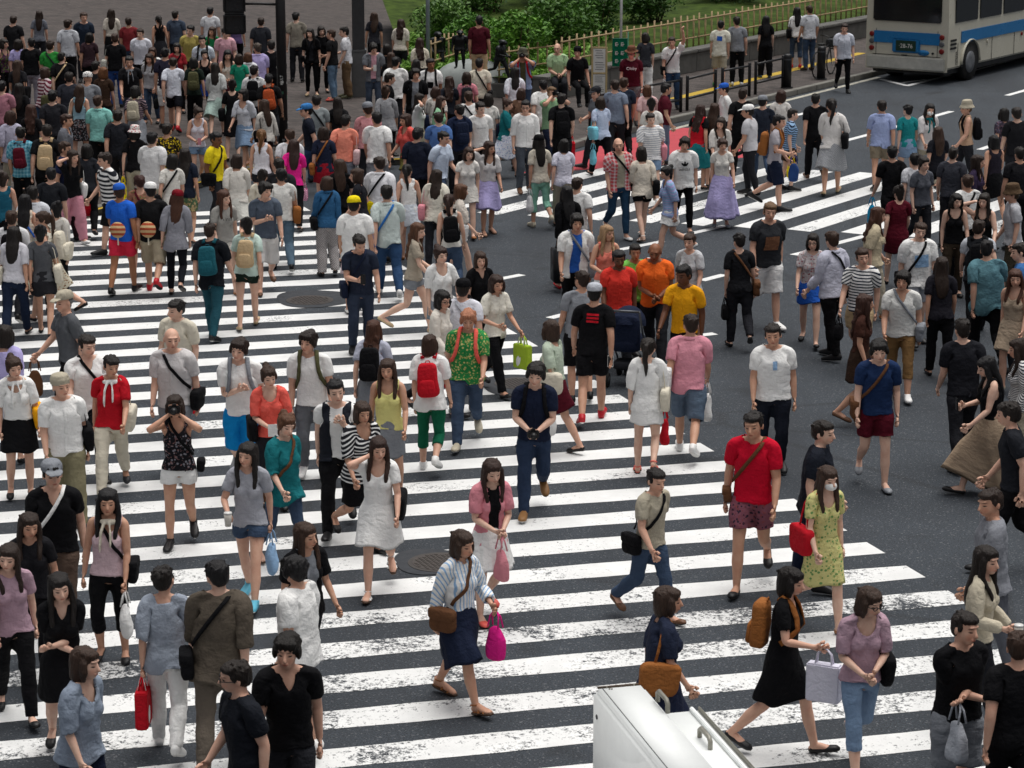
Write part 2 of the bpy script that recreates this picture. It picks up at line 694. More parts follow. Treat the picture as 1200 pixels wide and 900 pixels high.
def body_shapes(sex):
    mb = MB()
    T = TORSO[sex]
    mb.tube([(0, t[3], t[0]) for t in T], [(t[1], t[2]) for t in T], 20, ex=2.3)
    limb(mb, sex, 'arm')
    limb(mb, sex, 'leg')
    J = JN[sex]
    g = 1.0 if sex == 'm' else .9
    if sex == 'f':
        for s in (-1, 1):
            mb.ball((s * .066, -.072, 1.245), (.062, .055, .060))
    mb.tube([(0, .014, 1.42), (0, .008, 1.50), (0, -.004, 1.58)], [(.060 * g, .062 * g), (.054 * g, .057 * g), (.055, .06)], 14)
    h = 1.0 if sex == 'm' else 1.02
    mb.ball((0, .0, 1.63), (.074 * h, .095 * h, .092 * h), 20)
    mb.ball((0, -.028, 1.59), (.064 * h, .076 * h, .088), 18)
    mb.ball((0, -.056, 1.538), (.038, .044, .034), 14)
    mb.tube([(0, -.096, 1.632), (0, -.112, 1.60), (0, -.121, 1.582), (0, -.106, 1.572)], [.009, .011, .016, .008], 8, ref=(1, 0, 0))
    mb.ball((0, -.098, 1.553), (.024, .014, .013), 10)
    mb.ball((0, -.086, 1.645), (.055, .02, .012), 10)
    for s, k in ((1, 'L'), (-1, 'R')):
        mb.ball((s * .077, .008, 1.60), (.010, .020, .033), 8)
        # foot
        x = s * .104
        mb.tube([(x, .065, .035), (x, .03, .048), (x, -.03, .05), (x + s * .004, -.09, .034), (x + s * .006, -.15, .022), (x + s * .002, -.185, .015)],
                [(.024, .028), (.032, .038), (.033, .042), (.040, .030), (.040, .02), (.024, .013)], 12, ref=(0, 0, 1))
        mb.tube([(x, .018, .13), (x, .02, .05)], [(.034, .036), (.034, .04)], 12)
        # hand: palm, four fingers and a thumb
        d = np.array((s * S45, 0, -S45))
        nrm = np.array((-s * S45, 0, -S45))        # palm side
        w = J['ha' + k]
        fy = np.array((0, -1.0, 0))
        q = .95 if sex == 'm' else .86
        pal = [w - d * .02, w + d * .02 * q, w + d * .06 * q, w + d * .095 * q]
        mb.tube(pal, [(.024 * q, .026 * q), (.018 * q, .034 * q), (.017 * q, .043 * q), (.014 * q, .042 * q)], 12)
        for oy, ln, sp in ((.033, .070, .010), (.011, .080, .003), (-.011, .074, -.003), (-.032, .058, -.010)):
            b = w + d * .088 * q + fy * oy * q
            p1 = b + (d * .42 + nrm * .10) * ln * q + fy * sp * .5
            p2 = p1 + (d * .33 + nrm * .16) * ln * q + fy * sp * .3
            p3 = p2 + (d * .20 + nrm * .18) * ln * q + fy * sp * .2
            mb.tube([b, p1, p2, p3], [.0098 * q, .0092 * q, .0085 * q, .007 * q], 8)
        b = w + d * .025 * q + fy * .024 * q
        mb.tube([b, b + (d * .03 + fy * .028 + nrm * .008) * q, b + (d * .06 + fy * .040 + nrm * .016) * q, b + (d * .085 + fy * .042 + nrm * .022) * q],
                [.015 * q, .0125 * q, .0105 * q, .008 * q], 8)
    return mb


class Tpl:
    """template: rest points, triangles, weights, normals and one mesh per LOD"""
    def __init__(s, name, P, F, sex, mode=''):
        s.P, s.F, s.W, s.N = P, F, weights(P, sex, mode), vnorm(P, F)
        s.me = mk_mesh(name, P, F, None, P)


TC = {}


def tcached(f):
    def g(*a):
        k = (f.__name__,) + a
        if k not in TC:
            TC[k] = f(*a)
        return TC[k]
    return g


@tcached
def raw_body(sex):
    return remesh(body_shapes(sex), .0052, 2, 0)


@tcached
def t_body(sex, lod):
    P, F = raw_body(sex)
    P, F = decim(P, F, (9000, 4200)[lod])
    return Tpl('person', P, F, sex)


def cut(P, F, keep, iters=3):
    """drops triangles with a point where KEEP is False, then smooths the new edge and gives it a turned-in hem"""
    F = F[keep[F].all(1)]
    used = np.zeros(len(P), dtype=bool)
    used[F.ravel()] = True
    ix = np.cumsum(used) - 1
    P, F = P[used].copy(), ix[F]
    E = np.concatenate([F[:, [0, 1]], F[:, [1, 2]], F[:, [2, 0]]])
    key = np.sort(E, 1)
    k1 = key[:, 0].astype(np.int64) * len(P) + key[:, 1]
    u, inv, cnt = np.unique(k1, return_inverse=True, return_counts=True)
    B = E[cnt[inv] == 1]
    for _ in range(iters * 3):
        acc = np.zeros_like(P)
        c = np.zeros(len(P))
        for a, b in ((0, 1), (1, 0)):
            np.add.at(acc, B[:, a], P[B[:, b]])
            np.add.at(c, B[:, a], 1)
        m = c >= 2
        P[m] = P[m] * .5 + .5 * acc[m] / c[m][:, None]
    N = vnorm(P, F)
    bv = np.unique(B)
    mp = -np.ones(len(P), dtype=int)
    mp[bv] = len(P) + np.arange(len(bv))
    P2 = np.concatenate([P, P[bv] - N[bv] * .014])
    q = np.concatenate([np.stack([B[:, 1], B[:, 0], mp[B[:, 0]]], 1), np.stack([B[:, 1], mp[B[:, 0]], mp[B[:, 1]]], 1)])
    return P2, np.concatenate([F, q])


def folds(P, F, amp, sc_=9.0, off=0.0, bias=0.0):
    N = vnorm(P, F)
    d = np.array([.7 * (.35 - 2 * abs(noise.noise(Vector((p[0] * 5 + p[2] * 3 + off, p[1] * 5, p[2] * 9))))) + noise.noise(Vector((p[0] * sc_ + off, p[1] * sc_, p[2] * sc_ * .55))) + .5 * noise.noise(Vector((p[0] * sc_ * 2.3, p[1] * sc_ * 2.3 + off, p[2] * sc_ * 1.4))) for p in P])
    return P + N * ((d + bias) * (amp if not hasattr(amp, '__len__') else 1) * (1 if not hasattr(amp, '__len__') else amp))[:, None]


def join(*pf):
    Ps, Fs, o = [], [], 0
    for P, F in pf:
        Ps.append(P)
        Fs.append(F + o)
        o += len(P)
    return np.concatenate(Ps), np.concatenate(Fs)


def arm_uv(P, sex):
    u = np.zeros(len(P))
    a = np.zeros(len(P), dtype=bool)
    for k, s in (('L', 1), ('R', -1)):
        q = P - JN[sex]['ua' + k]
        uu = q[:, 0] * s * S45 - q[:, 2] * S45
        n = q[:, 0] * s * S45 + q[:, 2] * S45
        m = (n > -.085) & (uu > 0) & (P[:, 0] * s > .05)
        u[m], a[m] = uu[m], True
    return u, a


@tcached
def raw_top(sex, loose):
    e = .009 + .014 * loose
    mb = MB()
    T = TORSO[sex]
    rows = []
    mx = max(t[1] for t in T[5:8])
    for z, a, b, y in T:
        if z < .84:
            continue
        if z < 1.25:   # cloth hangs straight from the chest
            a2, b2 = max(a, mx * (.90 + .08 * loose) if z > .98 else a), max(b, (.098 if sex == 'm' else .09) + .012 * loose)
        else:
            a2, b2 = a, b
        rows.append((z, a2 + e + (.012 if z < .95 else 0), b2 + e + (.010 if z < .95 else 0), y))
    rows = [(.78, rows[0][1] + .012 + .01 * loose, rows[0][2] + .010 + .01 * loose, rows[0][3])] + rows
    mb.tube([(0, t[3], t[0]) for t in rows], [(t[1], t[2]) for t in rows], 24, ex=2.3)
    if sex == 'f':
        for s in (-1, 1):
            mb.ball((s * .066, -.072, 1.245), (.062 + e * .8, .055 + e * .8, .060 + e * .8))
    limb(mb, sex, 'arm', e + .002, e + .010 + .008 * loose)
    mb.tube([(0, .014, 1.42), (0, .01, 1.54)], [(.066, .068), (.068, .07)], 14)
    return remesh(mb, .011, 4, 0)


@tcached
def t_top(sex, loose, sleeve, hem, neck, lod, open_=0):
    P, F = raw_top(sex, loose)
    u, a = arm_uv(P, sex)
    x, y, z = P.T
    keep = (z > hem)
    keep |= a
    if sleeve <= 0:       # sleeveless: armhole
        ax = np.abs(x)
        keep &= ~((ax > (.150 if sex == 'm' else .128) + np.clip(1.30 - z, 0, 1) * .35) & (z > 1.20))
        keep &= ~a | (u < .03)
    else:
        keep &= ~a | (u < sleeve)
    nr = 1.0 if neck != 'scoop' else 1.16
    keep &= ~(((x / (.074 * nr)) ** 2 + ((y - .010) / (.078 * nr)) ** 2 < 1) & (z > 1.40))
    keep &= ~((z > 1.495) & ~a)
    keep &= ~((z + .45 * y > 1.45) & (y < -.03) & (np.abs(x) < .085))
    if neck == 'v':
        keep &= ~((np.abs(x) < (z - 1.335) * .42) & (y < -.02) & (z > 1.335))
    elif neck == 'scoop':
        keep &= ~((x / .085) ** 2 + ((z - 1.44) / .11) ** 2 < 1) | (y > -.02)
        keep &= ~((np.abs(x) < .07) & (z > 1.43))
    if open_:
        keep &= ~((np.abs(x) < .055 + .01 * open_) & (y < -.03))
    P, F = cut(P, F, keep)
    P = folds(P, F, .006 + .006 * loose, 8.5, 0.0, .55)
    if lod or len(F) > 6000:
        P, F = decim(P, F, (5200, 2000)[lod])
    parts = [(P, F)]
    if neck == 'collar':
        n, c = 22, []
        for i in range(n):
            t = math.radians(-158 + 316 * i / (n - 1)) - PI / 2 + PI
            t = -PI / 2 + math.radians(22 + 316 * i / (n - 1))
            fr = -math.sin(t)
            for r, h in ((.062, 1.492 - .032 * max(fr, 0) - .0), (.079, 1.487 - .035 * max(fr, 0)), (.094, 1.452 - .05 * max(fr, 0)), (.086, 1.449 - .05 * max(fr, 0))):
                c.append((r * math.cos(t) * 1.02, .014 + r * math.sin(t), h))
        f = []
        for i in range(n - 1):
            for k in range(3):
                q = (4 * i + k, 4 * i + 4 + k, 4 * i + 5 + k, 4 * i + 1 + k)
                f += [(q[0], q[1], q[2]), (q[0], q[2], q[3])]
        parts.append((np.array(c), np.array(f)))
        # button placket
        zz = np.linspace(1.41, max(hem + .03, .9), 14)
        fr = P[(P[:, 1] < -.03) & (np.abs(P[:, 0]) < .06)]
        c, f = [], []
        for i, zq in enumerate(zz):
            yq = fr[np.argmin(np.abs(fr[:, 2] - zq))][1] if len(fr) else -.13
            for xx, dy in ((-.017, .004), (-.015, -.005), (.015, -.005), (.017, .004)):
                c.append((xx, yq + dy, zq))
        for i in range(len(zz) - 1):
            for k in range(3):
                q = (4 * i + k, 4 * i + 4 + k, 4 * i + 5 + k, 4 * i + 1 + k)
                f += [(q[0], q[1], q[2]), (q[0], q[2], q[3])]
        parts.append((np.array(c), np.array(f)))
    P, F = join(*parts)
    return Tpl('shirt', P, F, sex)


@tcached
def raw_legs(sex, e, e2):
    mb = MB()
    T = TORSO[sex]
    rows = [t for t in T if t[0] < 1.13]
    rows[0] = (.82, .125, .11, .012)
    mb.tube([(0, t[3], t[0]) for t in rows], [(t[1] + .004 + e * .2, t[2] + .004 + e * .2) for t in rows], 22, ex=2.3)
    limb(mb, sex, 'leg', .007 + e, .010 + e2)
    for s in (-1, 1):
        mb.tube([(s * .104, .016, .12), (s * .104, .016, .02)], [(.045 + e2,) * 2, (.047 + e2,) * 2], 14)
    return remesh(mb, .011, 3, 0)


@tcached
def t_legs(sex, e, e2, hem, top, lod):
    P, F = raw_legs(sex, e, e2)
    z = P[:, 2]
    P, F = cut(P, F, (z < top) & (z > hem))
    P = folds(P, F, (.008 + .12 * e) * (1 - .8 * sst(P[:, 2], .72, .9)), 10, 3.3)
    if lod or len(F) > 5000:
        P, F = decim(P, F, (4600, 1900)[lod])
    return Tpl('trousers', P, F, sex, 'leg')


def skirt_pf(sex, hem, flare, pleat, top=1.045):
    T = TORSO[sex]
    n, m = 60, 18
    P = []
    for j in range(m):
        z = top + (hem - top) * j / (m - 1)
        a = np.interp(z, [t[0] for t in T], [t[1] for t in T]) + .014
        b = np.interp(z, [t[0] for t in T], [t[2] for t in T]) + .014
        if z < .88:
            a, b = .180, .140
        k = max(0, (top - z)) / .6
        a, b = a + flare * k * .8, b + flare * k
        for i in range(n):
            t = 2 * PI * i / n
            w = 1 + pleat * k * (math.sin(t * 13 + 1.1 * math.sin(3 * t)) * .6 + .4 * math.sin(t * 7 + 2)) + .02 * k * math.sin(3 * t + 1)
            P.append((a * w * math.cos(t), .012 + b * w * math.sin(t), z - .012 * k * math.sin(5 * t + 1)))
    for i in range(n):
        p = P[(m - 1) * n + i]
        P.append((p[0] * .97, p[1] * .97, p[2] + .02))
    F = []
    for j in range(m):
        for i in range(n):
            a, b, c, d = j * n + i, j * n + (i + 1) % n, (j + 1) * n + (i + 1) % n, (j + 1) * n + i
            F += [(a, d, c), (a, c, b)]
    return np.array(P), np.array(F)


@tcached
def t_skirt(sex, hem, flare, pleat):
    P, F = skirt_pf(sex, hem, flare, pleat)
    return Tpl('skirt', P, F, sex, 'skirt')


@tcached
def t_dress(sex, sleeve, neck, hem, flare, pleat, lod):
    t = t_top(sex, 0.0, sleeve, 1.01, neck, lod)
    P, F = skirt_pf(sex, hem, flare, pleat, 1.06)
    d = Tpl('dress', *join((t.P, t.F), (P, F)), sex)
    d.W[len(t.P):] = weights(P, sex, 'skirt')
    return d


@tcached
def t_shoe(kind, k):
    s = 1 if k == 'L' else -1
    x = s * .106
    mb = MB()
    if kind in ('shoe', 'boot'):
        mb.tube([(x, .082, .035), (x, .06, .046), (x, .02, .055), (x, -.04, .055), (x + s * .003, -.10, .042), (x + s * .005, -.16, .032), (x + s * .003, -.205, .026), (x, -.222, .02)],
                [(.022, .034), (.040, .05), (.043, .055), (.043, .053), (.050, .043), (.050, .035), (.036, .026), (.016, .014)], 14, ref=(0, 0, 1), ex=2.5)
        mb.tube([(x, .022, .11), (x, .02, .05)], [(.046, .05), (.045, .055)], 14)
    elif kind == 'flat':
        mb.tube([(x, .075, .025), (x, .05, .032), (x, .0, .028), (x, -.06, .025), (x + s * .003, -.12, .026), (x + s * .004, -.17, .024), (x + s * .001, -.205, .016)],
                [(.02, .026), (.036, .034), (.039, .028), (.040, .026), (.048, .032), (.044, .03), (.018, .014)], 14, ref=(0, 0, 1), ex=2.5)
    else:   # sandal: sole and straps
        for yy, r in ((.04, 1), (-.1, 1)):
            pass
        mb.tube([(x, .078, .0), (x, .03, .0), (x, -.05, .0), (x + s * .004, -.13, .0), (x + s * .003, -.2, .0)],
                [(.022, .016), (.040, .018), (.036, .016), (.048, .016), (.026, .014)], 14, ref=(0, 0, 1), ex=3)
        for yy, rz in ((-.12, .034), (-.05, .052)):
            mb.tube([(x + math.cos(t) * .046, yy, rz * math.sin(t)) for t in np.linspace(0, PI, 9)], [(.016, .007)] * 9, 8, ref=(0, 1, 0))
        mb.tube([(x + math.cos(t) * .042, .022 + math.sin(t) * .045, .085) for t in np.linspace(0, 2 * PI, 13)], [.008] * 13, 6, ref=(0, 0, 1))
    P, F = remesh(mb, .0075, 2, 420)
    P[:, 2] = np.maximum(P[:, 2], -.014)
    t = Tpl('shoe', P, F, 'm')
    t.W[:] = 0
    t.W[:, 13 if k == 'L' else 16] = 1
    hi = sst(P[:, 2], .075, .12)
    t.W[:, 13 if k == 'L' else 16] = 1 - hi
    t.W[:, 12 if k == 'L' else 15] = hi
    return t


@tcached
def t_hair(style, lod, var=0):
    mb = MB()
    vx, tris = .0075, 1500

    def tuft(n, rad, seed, sp=1.0):
        r = random.Random(seed + var * 17)
        for _ in range(n):
            a, b = r.uniform(0, 2 * PI), r.uniform(.05, .75) * PI / 2
            d = np.array((math.cos(a) * math.cos(b), math.sin(a) * math.cos(b), math.sin(b)))
            if d[1] < -.35 and d[2] < .62:
                continue
            c = np.array((0, .012, 1.64)) + d * np.array((.076, .092, .086)) * sp
            mb.ball(c, (rad * r.uniform(.8, 1.3),) * 3, 8)
    if style == 'bald':
        mb.ball((0, .03, 1.622), (.0795, .082, .06), 16)
    else:
        mb.ball((0, .018, 1.642), (.084, .095, .092), 18)
        mb.ball((0, .045, 1.60), (.072, .065, .07), 14)
        if style in ('short', 'crop'):
            tuft(26, .022 if style == 'short' else .012, 3)
            mb.ball((0, -.030, 1.684), (.078, .072, .040), 16)
            if style == 'short':
                mb.ball((.012, -.070, 1.680), (.062, .036, .028))
                mb.ball((-.03, -.078, 1.668), (.034, .026, .020))
            for s in (-1, 1):
                mb.ball((s * .073, -.012, 1.625), (.012, .028, .034), 8)
        elif style == 'mop':
            mb.ball((0, .012, 1.645), (.091, .106, .094), 18)
            tuft(44, .022, 5, 1.03)
            for fx, fz in ((-.058, 1.652), (-.03, 1.645), (0.0, 1.650), (.032, 1.644), (.058, 1.655)):
                mb.tube([(fx * .8, -.05, 1.715), (fx, -.092, 1.69), (fx * 1.08, -.106, fz)], [.020, .019, .007], 8, ref=(1, 0, 0))
            for s in (-1, 1):
                mb.ball((s * .082, -.015, 1.61), (.018, .045, .05), 10)
        else:
            mb.ball((0, .012, 1.648), (.089, .104, .092), 18)
            mb.ball((0, -.066, 1.682), (.068, .035, .026))
            for s in (-1, 1):
                mb.ball((s * .078, -.02, 1.62), (.016, .045, .052), 10)
            if style == 'bob':
                mb.tube([(0, .022, 1.66), (0, .024, 1.58), (0, .03, 1.52), (0, .034, 1.475)], [(.09, .09), (.096, .085), (.094, .07), (.075, .05)], 18)
                for s in (-1, 1):
                    mb.tube([(s * .078, -.035, 1.64), (s * .084, -.042, 1.57), (s * .076, -.04, 1.50)], [(.022, .03), (.024, .032), (.012, .018)], 10)
            elif style in ('long', 'wavy'):
                mb.tube([(0, .025, 1.66), (0, .032, 1.57), (0, .055, 1.49), (0, .088, 1.42), (0, .108, 1.33), (0, .112, 1.25), (.01, .112, 1.17)],
                        [(.09, .085), (.092, .078), (.094, .055), (.10, .040), (.095, .034), (.08, .03), (.045, .016)], 18)
                for s in (-1, 1):
                    mb.tube([(s * .078, -.03, 1.64), (s * .086, -.032, 1.56), (s * .09, -.03, 1.49), (s * .092, -.07, 1.41), (s * .085, -.108, 1.32), (s * .08, -.115, 1.26)],
                            [(.02, .03), (.024, .036), (.026, .036), (.026, .022), (.022, .016), (.01, .008)], 10)
                if style == 'wavy':
                    r = random.Random(4)
                    for _ in range(40):
                        t = r.uniform(0, 1)
                        mb.ball((r.uniform(-.09, .09), .075 + .05 * t + r.uniform(-.02, .03), 1.55 - .36 * t), (.02, .02, .035), 8)
            elif style == 'pony':
                mb.tube([(0, .10, 1.66), (0, .132, 1.65), (0, .142, 1.58), (.005, .138, 1.48), (.01, .132, 1.38), (.012, .13, 1.28)],
                        [.024, .028, .036, .034, .026, .008], 12, ref=(1, 0, 0))
            elif style == 'bun':
                mb.ball((0, .09, 1.715), (.044, .044, .042), 12)
                mb.ball((0, .05, 1.54), (.055, .045, .06), 12)
    if style not in ('bald', 'mop'):     # loose strands along the forehead and temples
        r = random.Random(var * 31 + len(style))
        side = (-1, 1, .2)[var]
        lo = .012 if style in ('crop',) else .026 if style == 'short' else .034
        for i in range(13):
            fx = -.066 + .132 * i / 12
            if style == 'crop' and i % 2:
                continue
            part_ = abs(fx - side * .03) / .09
            ln = lo * r.uniform(.35, 1.25) * (.5 + .9 * min(part_, 1))
            y0 = -.100 + 1.6 * fx * fx * 8
            mb.tube([(fx * .85, y0 + .045, 1.713), (fx, y0 + .006, 1.692), (fx + r.uniform(-.012, .012) + (fx - side * .03) * .12, y0 - .002, 1.682 - ln)], [.016, .0135, .004], 6, ref=(1, 0, 0))
        for i in range(16):
            a, b = r.uniform(0, 2 * PI), r.uniform(.2, 1.3)
            d = np.array((math.cos(a) * math.cos(b), math.sin(a) * math.cos(b), math.sin(b)))
            if d[1] < -.4:
                continue
            c = np.array((0, .015, 1.645)) + d * np.array((.086, .100, .092))
            mb.tube([c - d * .012, c + d * .006, c + d * .013 + np.array((r.uniform(-.02, .02), r.uniform(-.01, .02), -.012))], [.012, .010, .004], 6, ref=(.3, .8, .2))
    P, F = remesh(mb, vx, 2 if style in ('mop', 'crop', 'wavy') else 3, 0)
    N = vnorm(P, F)
    d = np.array([noise.noise(Vector((p[0] * 95, p[1] * 95, p[2] * 11))) + .8 * noise.noise(Vector((p[0] * 30, p[1] * 30, p[2] * 16))) for p in P])
    P = P + N * (d * (.0045 if style != 'bald' else .001))[:, None]
    P, F = decim(P, F, (3200, 1300)[lod])
    return Tpl('hair', P, F, 'm', 'hair')


@tcached
def t_hat(kind):
    mb = MB()
    if kind == 'cap':
        mb.tube([(0, .012, 1.655), (0, .012, 1.70), (0, .012, 1.735), (0, .012, 1.752)], [(.093, .112), (.092, .11), (.072, .088), (.03, .038)], 20)
        mb.tube([(0, -.085, 1.668), (0, -.135, 1.66), (0, -.18, 1.648)], [(.078, .010), (.074, .009), (.045, .007)], 14, ref=(0, 0, 1), ex=2.6)
    elif kind == 'beret':
        mb.tube([(0, .012, 1.64), (0, .012, 1.69), (0, .012, 1.735), (0, .015, 1.755)], [(.095, .115), (.096, .116), (.078, .095), (.03, .038)], 20)
    else:
        br, dz = (.165, .0) if kind == 'hat' else (.14, -.035)
        mb.tube([(0, .008, 1.665), (0, .008, 1.72), (0, .008, 1.765), (0, .008, 1.775)], [(.095, .115), (.09, .108), (.078, .094), (.05, .06)], 20)
        mb.tube([(0, .008, 1.662 + dz), (0, .008, 1.675)], [(br, br + .015), (.10, .12)], 22)
    P, F = remesh(mb, .008, 2, 900)
    t = Tpl(kind, P, F, 'm', 'hair')
    t.W[:] = 0
    t.W[:, 4] = 1
    return t


@tcached
def t_mask(kind):
    mb = MB()
    if kind == 'mask':
        mb.ball((0, -.056, 1.566), (.062, .076, .050), 16)
        P, F = remesh(mb, .007, 1, 0)
        P, F = cut(P, F, P[:, 1] < -.050)
        for s in (-1, 1):
            pass
    else:
        for s in (-1, 1):
            c = np.array((s * .034, -.116, 1.612))
            mb.tube([c + (math.cos(t) * .022, .004 * abs(math.cos(t)), math.sin(t) * .016) for t in np.linspace(0, 2 * PI, 15)], [.0035] * 15, 6, ref=(0, 1, 0))
            mb.tube([(s * .056, -.112, 1.615), (s * .078, -.06, 1.615), (s * .082, .01, 1.612)], [.0035] * 3, 6, ref=(0, 0, 1))
        mb.tube([(-.013, -.118, 1.616), (.013, -.118, 1.616)], [.003] * 2, 6)
        F = np.array([(f[0], f[i], f[i + 1]) for f in mb.F for i in range(1, len(f) - 1)])
        P = np.array(mb.P)
    t = Tpl(kind, P, F, 'm', 'hair')
    t.W[:] = 0
    t.W[:, 4] = 1
    return t


@tcached
def t_scarf(sex):
    mb = MB()
    mb.tube([(.085 * math.cos(t), .012 + .09 * math.sin(t), 1.455 + .02 * math.sin(t) + .012 * math.sin(3 * t)) for t in np.linspace(0, 2 * PI, 21)], [(.022, .030)] * 21, 10, ref=(0, 0, 1))
    for s, l in ((-1, 1.16), (1, 1.22)):
        mb.tube([(s * .02, -.085, 1.44), (s * .045, -.135, 1.36), (s * .05, -.15, 1.26), (s * .05, -.15, l)], [(.024, .016), (.03, .014), (.034, .012), (.036, .008)], 10, ref=(1, 0, 0))
    P, F = remesh(mb, .009, 2, 1200)
    return Tpl('scarf', folds(P, F, .006, 20), F, sex)


# ---------------------------------------------------------------- posing
def Rx(a):
    c, s = math.cos(a), math.sin(a)
    return np.array(((1, 0, 0), (0, c, -s), (0, s, c)))


def Ry(a):
    c, s = math.cos(a), math.sin(a)
    return np.array(((c, 0, s), (0, 1, 0), (-s, 0, c)))


def Rz(a):
    c, s = math.cos(a), math.sin(a)
    return np.array(((c, -s, 0), (s, c, 0), (0, 0, 1)))


def arc(a, b):
    """shortest turn from unit vector a to b"""
    v = np.cross(a, b)
    c = float(np.dot(a, b))
    if c < -.9999:
        return Rx(PI)
    K = np.array(((0, -v[2], v[1]), (v[2], 0, -v[0]), (-v[1], v[0], 0)))
    return np.eye(3) + K + K @ K / (1 + c)


def unit(v):
    v = np.array(v, dtype=float)
    return v / np.linalg.norm(v)


def ik(sh, target, pole):
    d = target - sh
    L = min(np.linalg.norm(d), UA + FA - .004)
    d = unit(d)
    a = (UA * UA - FA * FA + L * L) / (2 * L)
    h = math.sqrt(max(UA * UA - a * a, 0))
    p = np.array(pole, dtype=float)
    p = unit(p - d * np.dot(p, d))
    el = sh + d * a + p * h
    return unit(el - sh), unit(sh + d * L - el)


def pose(sex, kind, ph, rnd, look=0.0, lean=0.0):
    """bone turns for one figure -> {bone: (R, position of its joint)}"""
    J = JN[sex]
    g = math.radians
    f = 2 * PI * ph
    amp = {'w': rnd.uniform(14, 23), 'r': 30, 's': 3, 'k': 0}.get(kind[0], 19)
    if 'stand' in kind:
        amp = 4
    A = g(amp)
    sf = math.sin(f)
    Rg = {}
    tw = g(6) * sf * (amp > 6)
    # hips turn with the leading leg, shoulders against them
    Rg['pelvis'] = Rz(-tw) @ Rx(g(lean) * .3)
    Rg['spine'] = Rx(g(lean) * .6)
    Rg['chest'] = Rz(tw) @ Rx(g(lean + 2))
    tilt = g(rnd.uniform(-4, 4))
    Rg['spine'] = Rg['spine'] @ Ry(tilt * .6)
    Rg['chest'] = Rg['chest'] @ Ry(tilt)
    hl = Rz(g(look))
    hp = g({'phone': 22, 'hands': 12, 'cam': 2}.get(kind.split('_')[-1], 5)) + g(rnd.uniform(-3, 5))
    Rg['neck'] = Rz(tw * .3) @ Rx(g(lean) * .7 + hp * .4) @ Rz(g(look) * .4)
    Rg['head'] = Rx(hp) @ hl @ Ry(g(rnd.uniform(-7, 7)))
    for k, s in (('L', 1), ('R', -1)):
        q = f if k == 'L' else f + PI
        th = A * math.sin(q) + g(2)
        kn = g(5) + (g(46) * max(0, math.cos(q + .55)) ** 1.3 if amp > 6 else g(2))
        if kind.startswith('sit'):
            th, kn = g(80), g(72 + 8 * s)
        Rg['th' + k] = Rz(g(4) * s * 0) @ Rx(-th) @ Ry(-s * g(1.5))
        sh = th - kn
        Rg['sh' + k] = Rx(-sh)
        Rg['ft' + k] = Rx(-(sh * .45 if sh < 0 else sh * .75)) @ Rz(s * g(6))
    pos = {'pelvis': J['pelvis'].copy()}

    def T(b, p):
        return Rg[b] @ (p - J[b]) + pos[b]
    for b in ('spine', 'chest', 'neck', 'head', 'thL', 'shL', 'ftL', 'thR', 'shR', 'ftR', 'uaL', 'uaR'):
        pos[b] = T(PARENT[b], J[b])
    C = Rg['chest']
    mode = kind.split('_')[-1]
    for k, s in (('L', 1), ('R', -1)):
        q = (f + PI) if k == 'L' else f
        fw = .85 * A * math.sin(q) + g(rnd.uniform(-2, 4))
        out = g(8 + rnd.uniform(0, 4))
        bend = g(16) + g(14) * max(0, math.sin(q)) * (amp > 6) + g(rnd.uniform(0, 8))
        u = unit((s * math.sin(out), -math.sin(fw), -math.cos(fw)))
        v = unit((s * math.sin(out) * .3, -math.sin(fw + bend), -math.cos(fw + bend)))
        tgt = None
        pole = (s * .6, .5, -.7)
        if mode == 'phone' and k == 'R':
            tgt = (-.06, -.30, 1.16)
        elif mode == 'call' and k == 'R':
            tgt, pole = (-.10, -.07, 1.55), (-.8, -.3, -.6)
        elif mode == 'cam':
            tgt, pole = (s * .075, -.155, 1.565), (s * .9, -.2, -.7)
        elif mode == 'hands':
            tgt = (s * .055, -.24, 1.06)
        elif mode == 'strap' and k == 'L':
            tgt = (.10, -.17, 1.30)
        elif mode == 'chest' and k == 'R':
            tgt = (-.02, -.20, 1.22)
        elif mode == 'up' and k == 'L':
            tgt, pole = (.24, -.14, 1.88), (.9, .1, -.3)
        elif mode == 'cross':
            tgt = (-s * .09, -.20, 1.12 + .03 * s)
        elif mode == 'out' and k == 'L':
            tgt, pole = (.52, -.25, 1.30), (.2, .5, -.8)
        elif mode == 'carry' and k == 'L':
            tgt = (.16, -.26, 1.05)
        elif mode == 'hair' and k == 'R':
            tgt, pole = (-.13, -.02, 1.60), (-.9, -.3, -.2)
        elif mode == 'sitlap':
            tgt = (s * .05, -.26, 1.05)
        elif mode == 'elbow' and k == 'R':
            tgt = (-.15, -.28, 1.10)
        rd = np.array((s * S45, 0, -S45))
        if tgt is not None:
            t = np.array(tgt)
            jit = np.array([rnd.uniform(-.012, .012) for _ in range(3)])
            shp = J['ua' + k]
            u, v = ik(shp, t + jit, pole)
            if mode in ('cam', 'call', 'hair'):
                # follow the head
                pass
        u, v = C @ u, C @ v
        Ru = arc(rd, u)
        Rg['ua' + k] = Ru
        Rg['fa' + k] = arc(Ru @ rd, v) @ Ru
        Rg['ha' + k] = Rg['fa' + k]
        pos['fa' + k] = T('ua' + k, J['fa' + k])
        pos['ha' + k] = T('fa' + k, J['ha' + k])
    Rg['head'] = Rg['head'] @ np.diag((1.055 * rnd.uniform(.94, 1.06), 1.055 * rnd.uniform(.96, 1.04), 1.055 * rnd.uniform(.96, 1.05)))
    return Rg, pos, T


def skin(P, W, Rg, pos, sex):
    J = JN[sex]
    out = np.zeros_like(P)
    for i, b in enumerate(BN):
        w = W[:, i]
        m = w > 1e-4
        if m.any():
            out[m] += w[m, None] * ((P[m] - J[b]) @ Rg[b].T + pos[b])
    return out


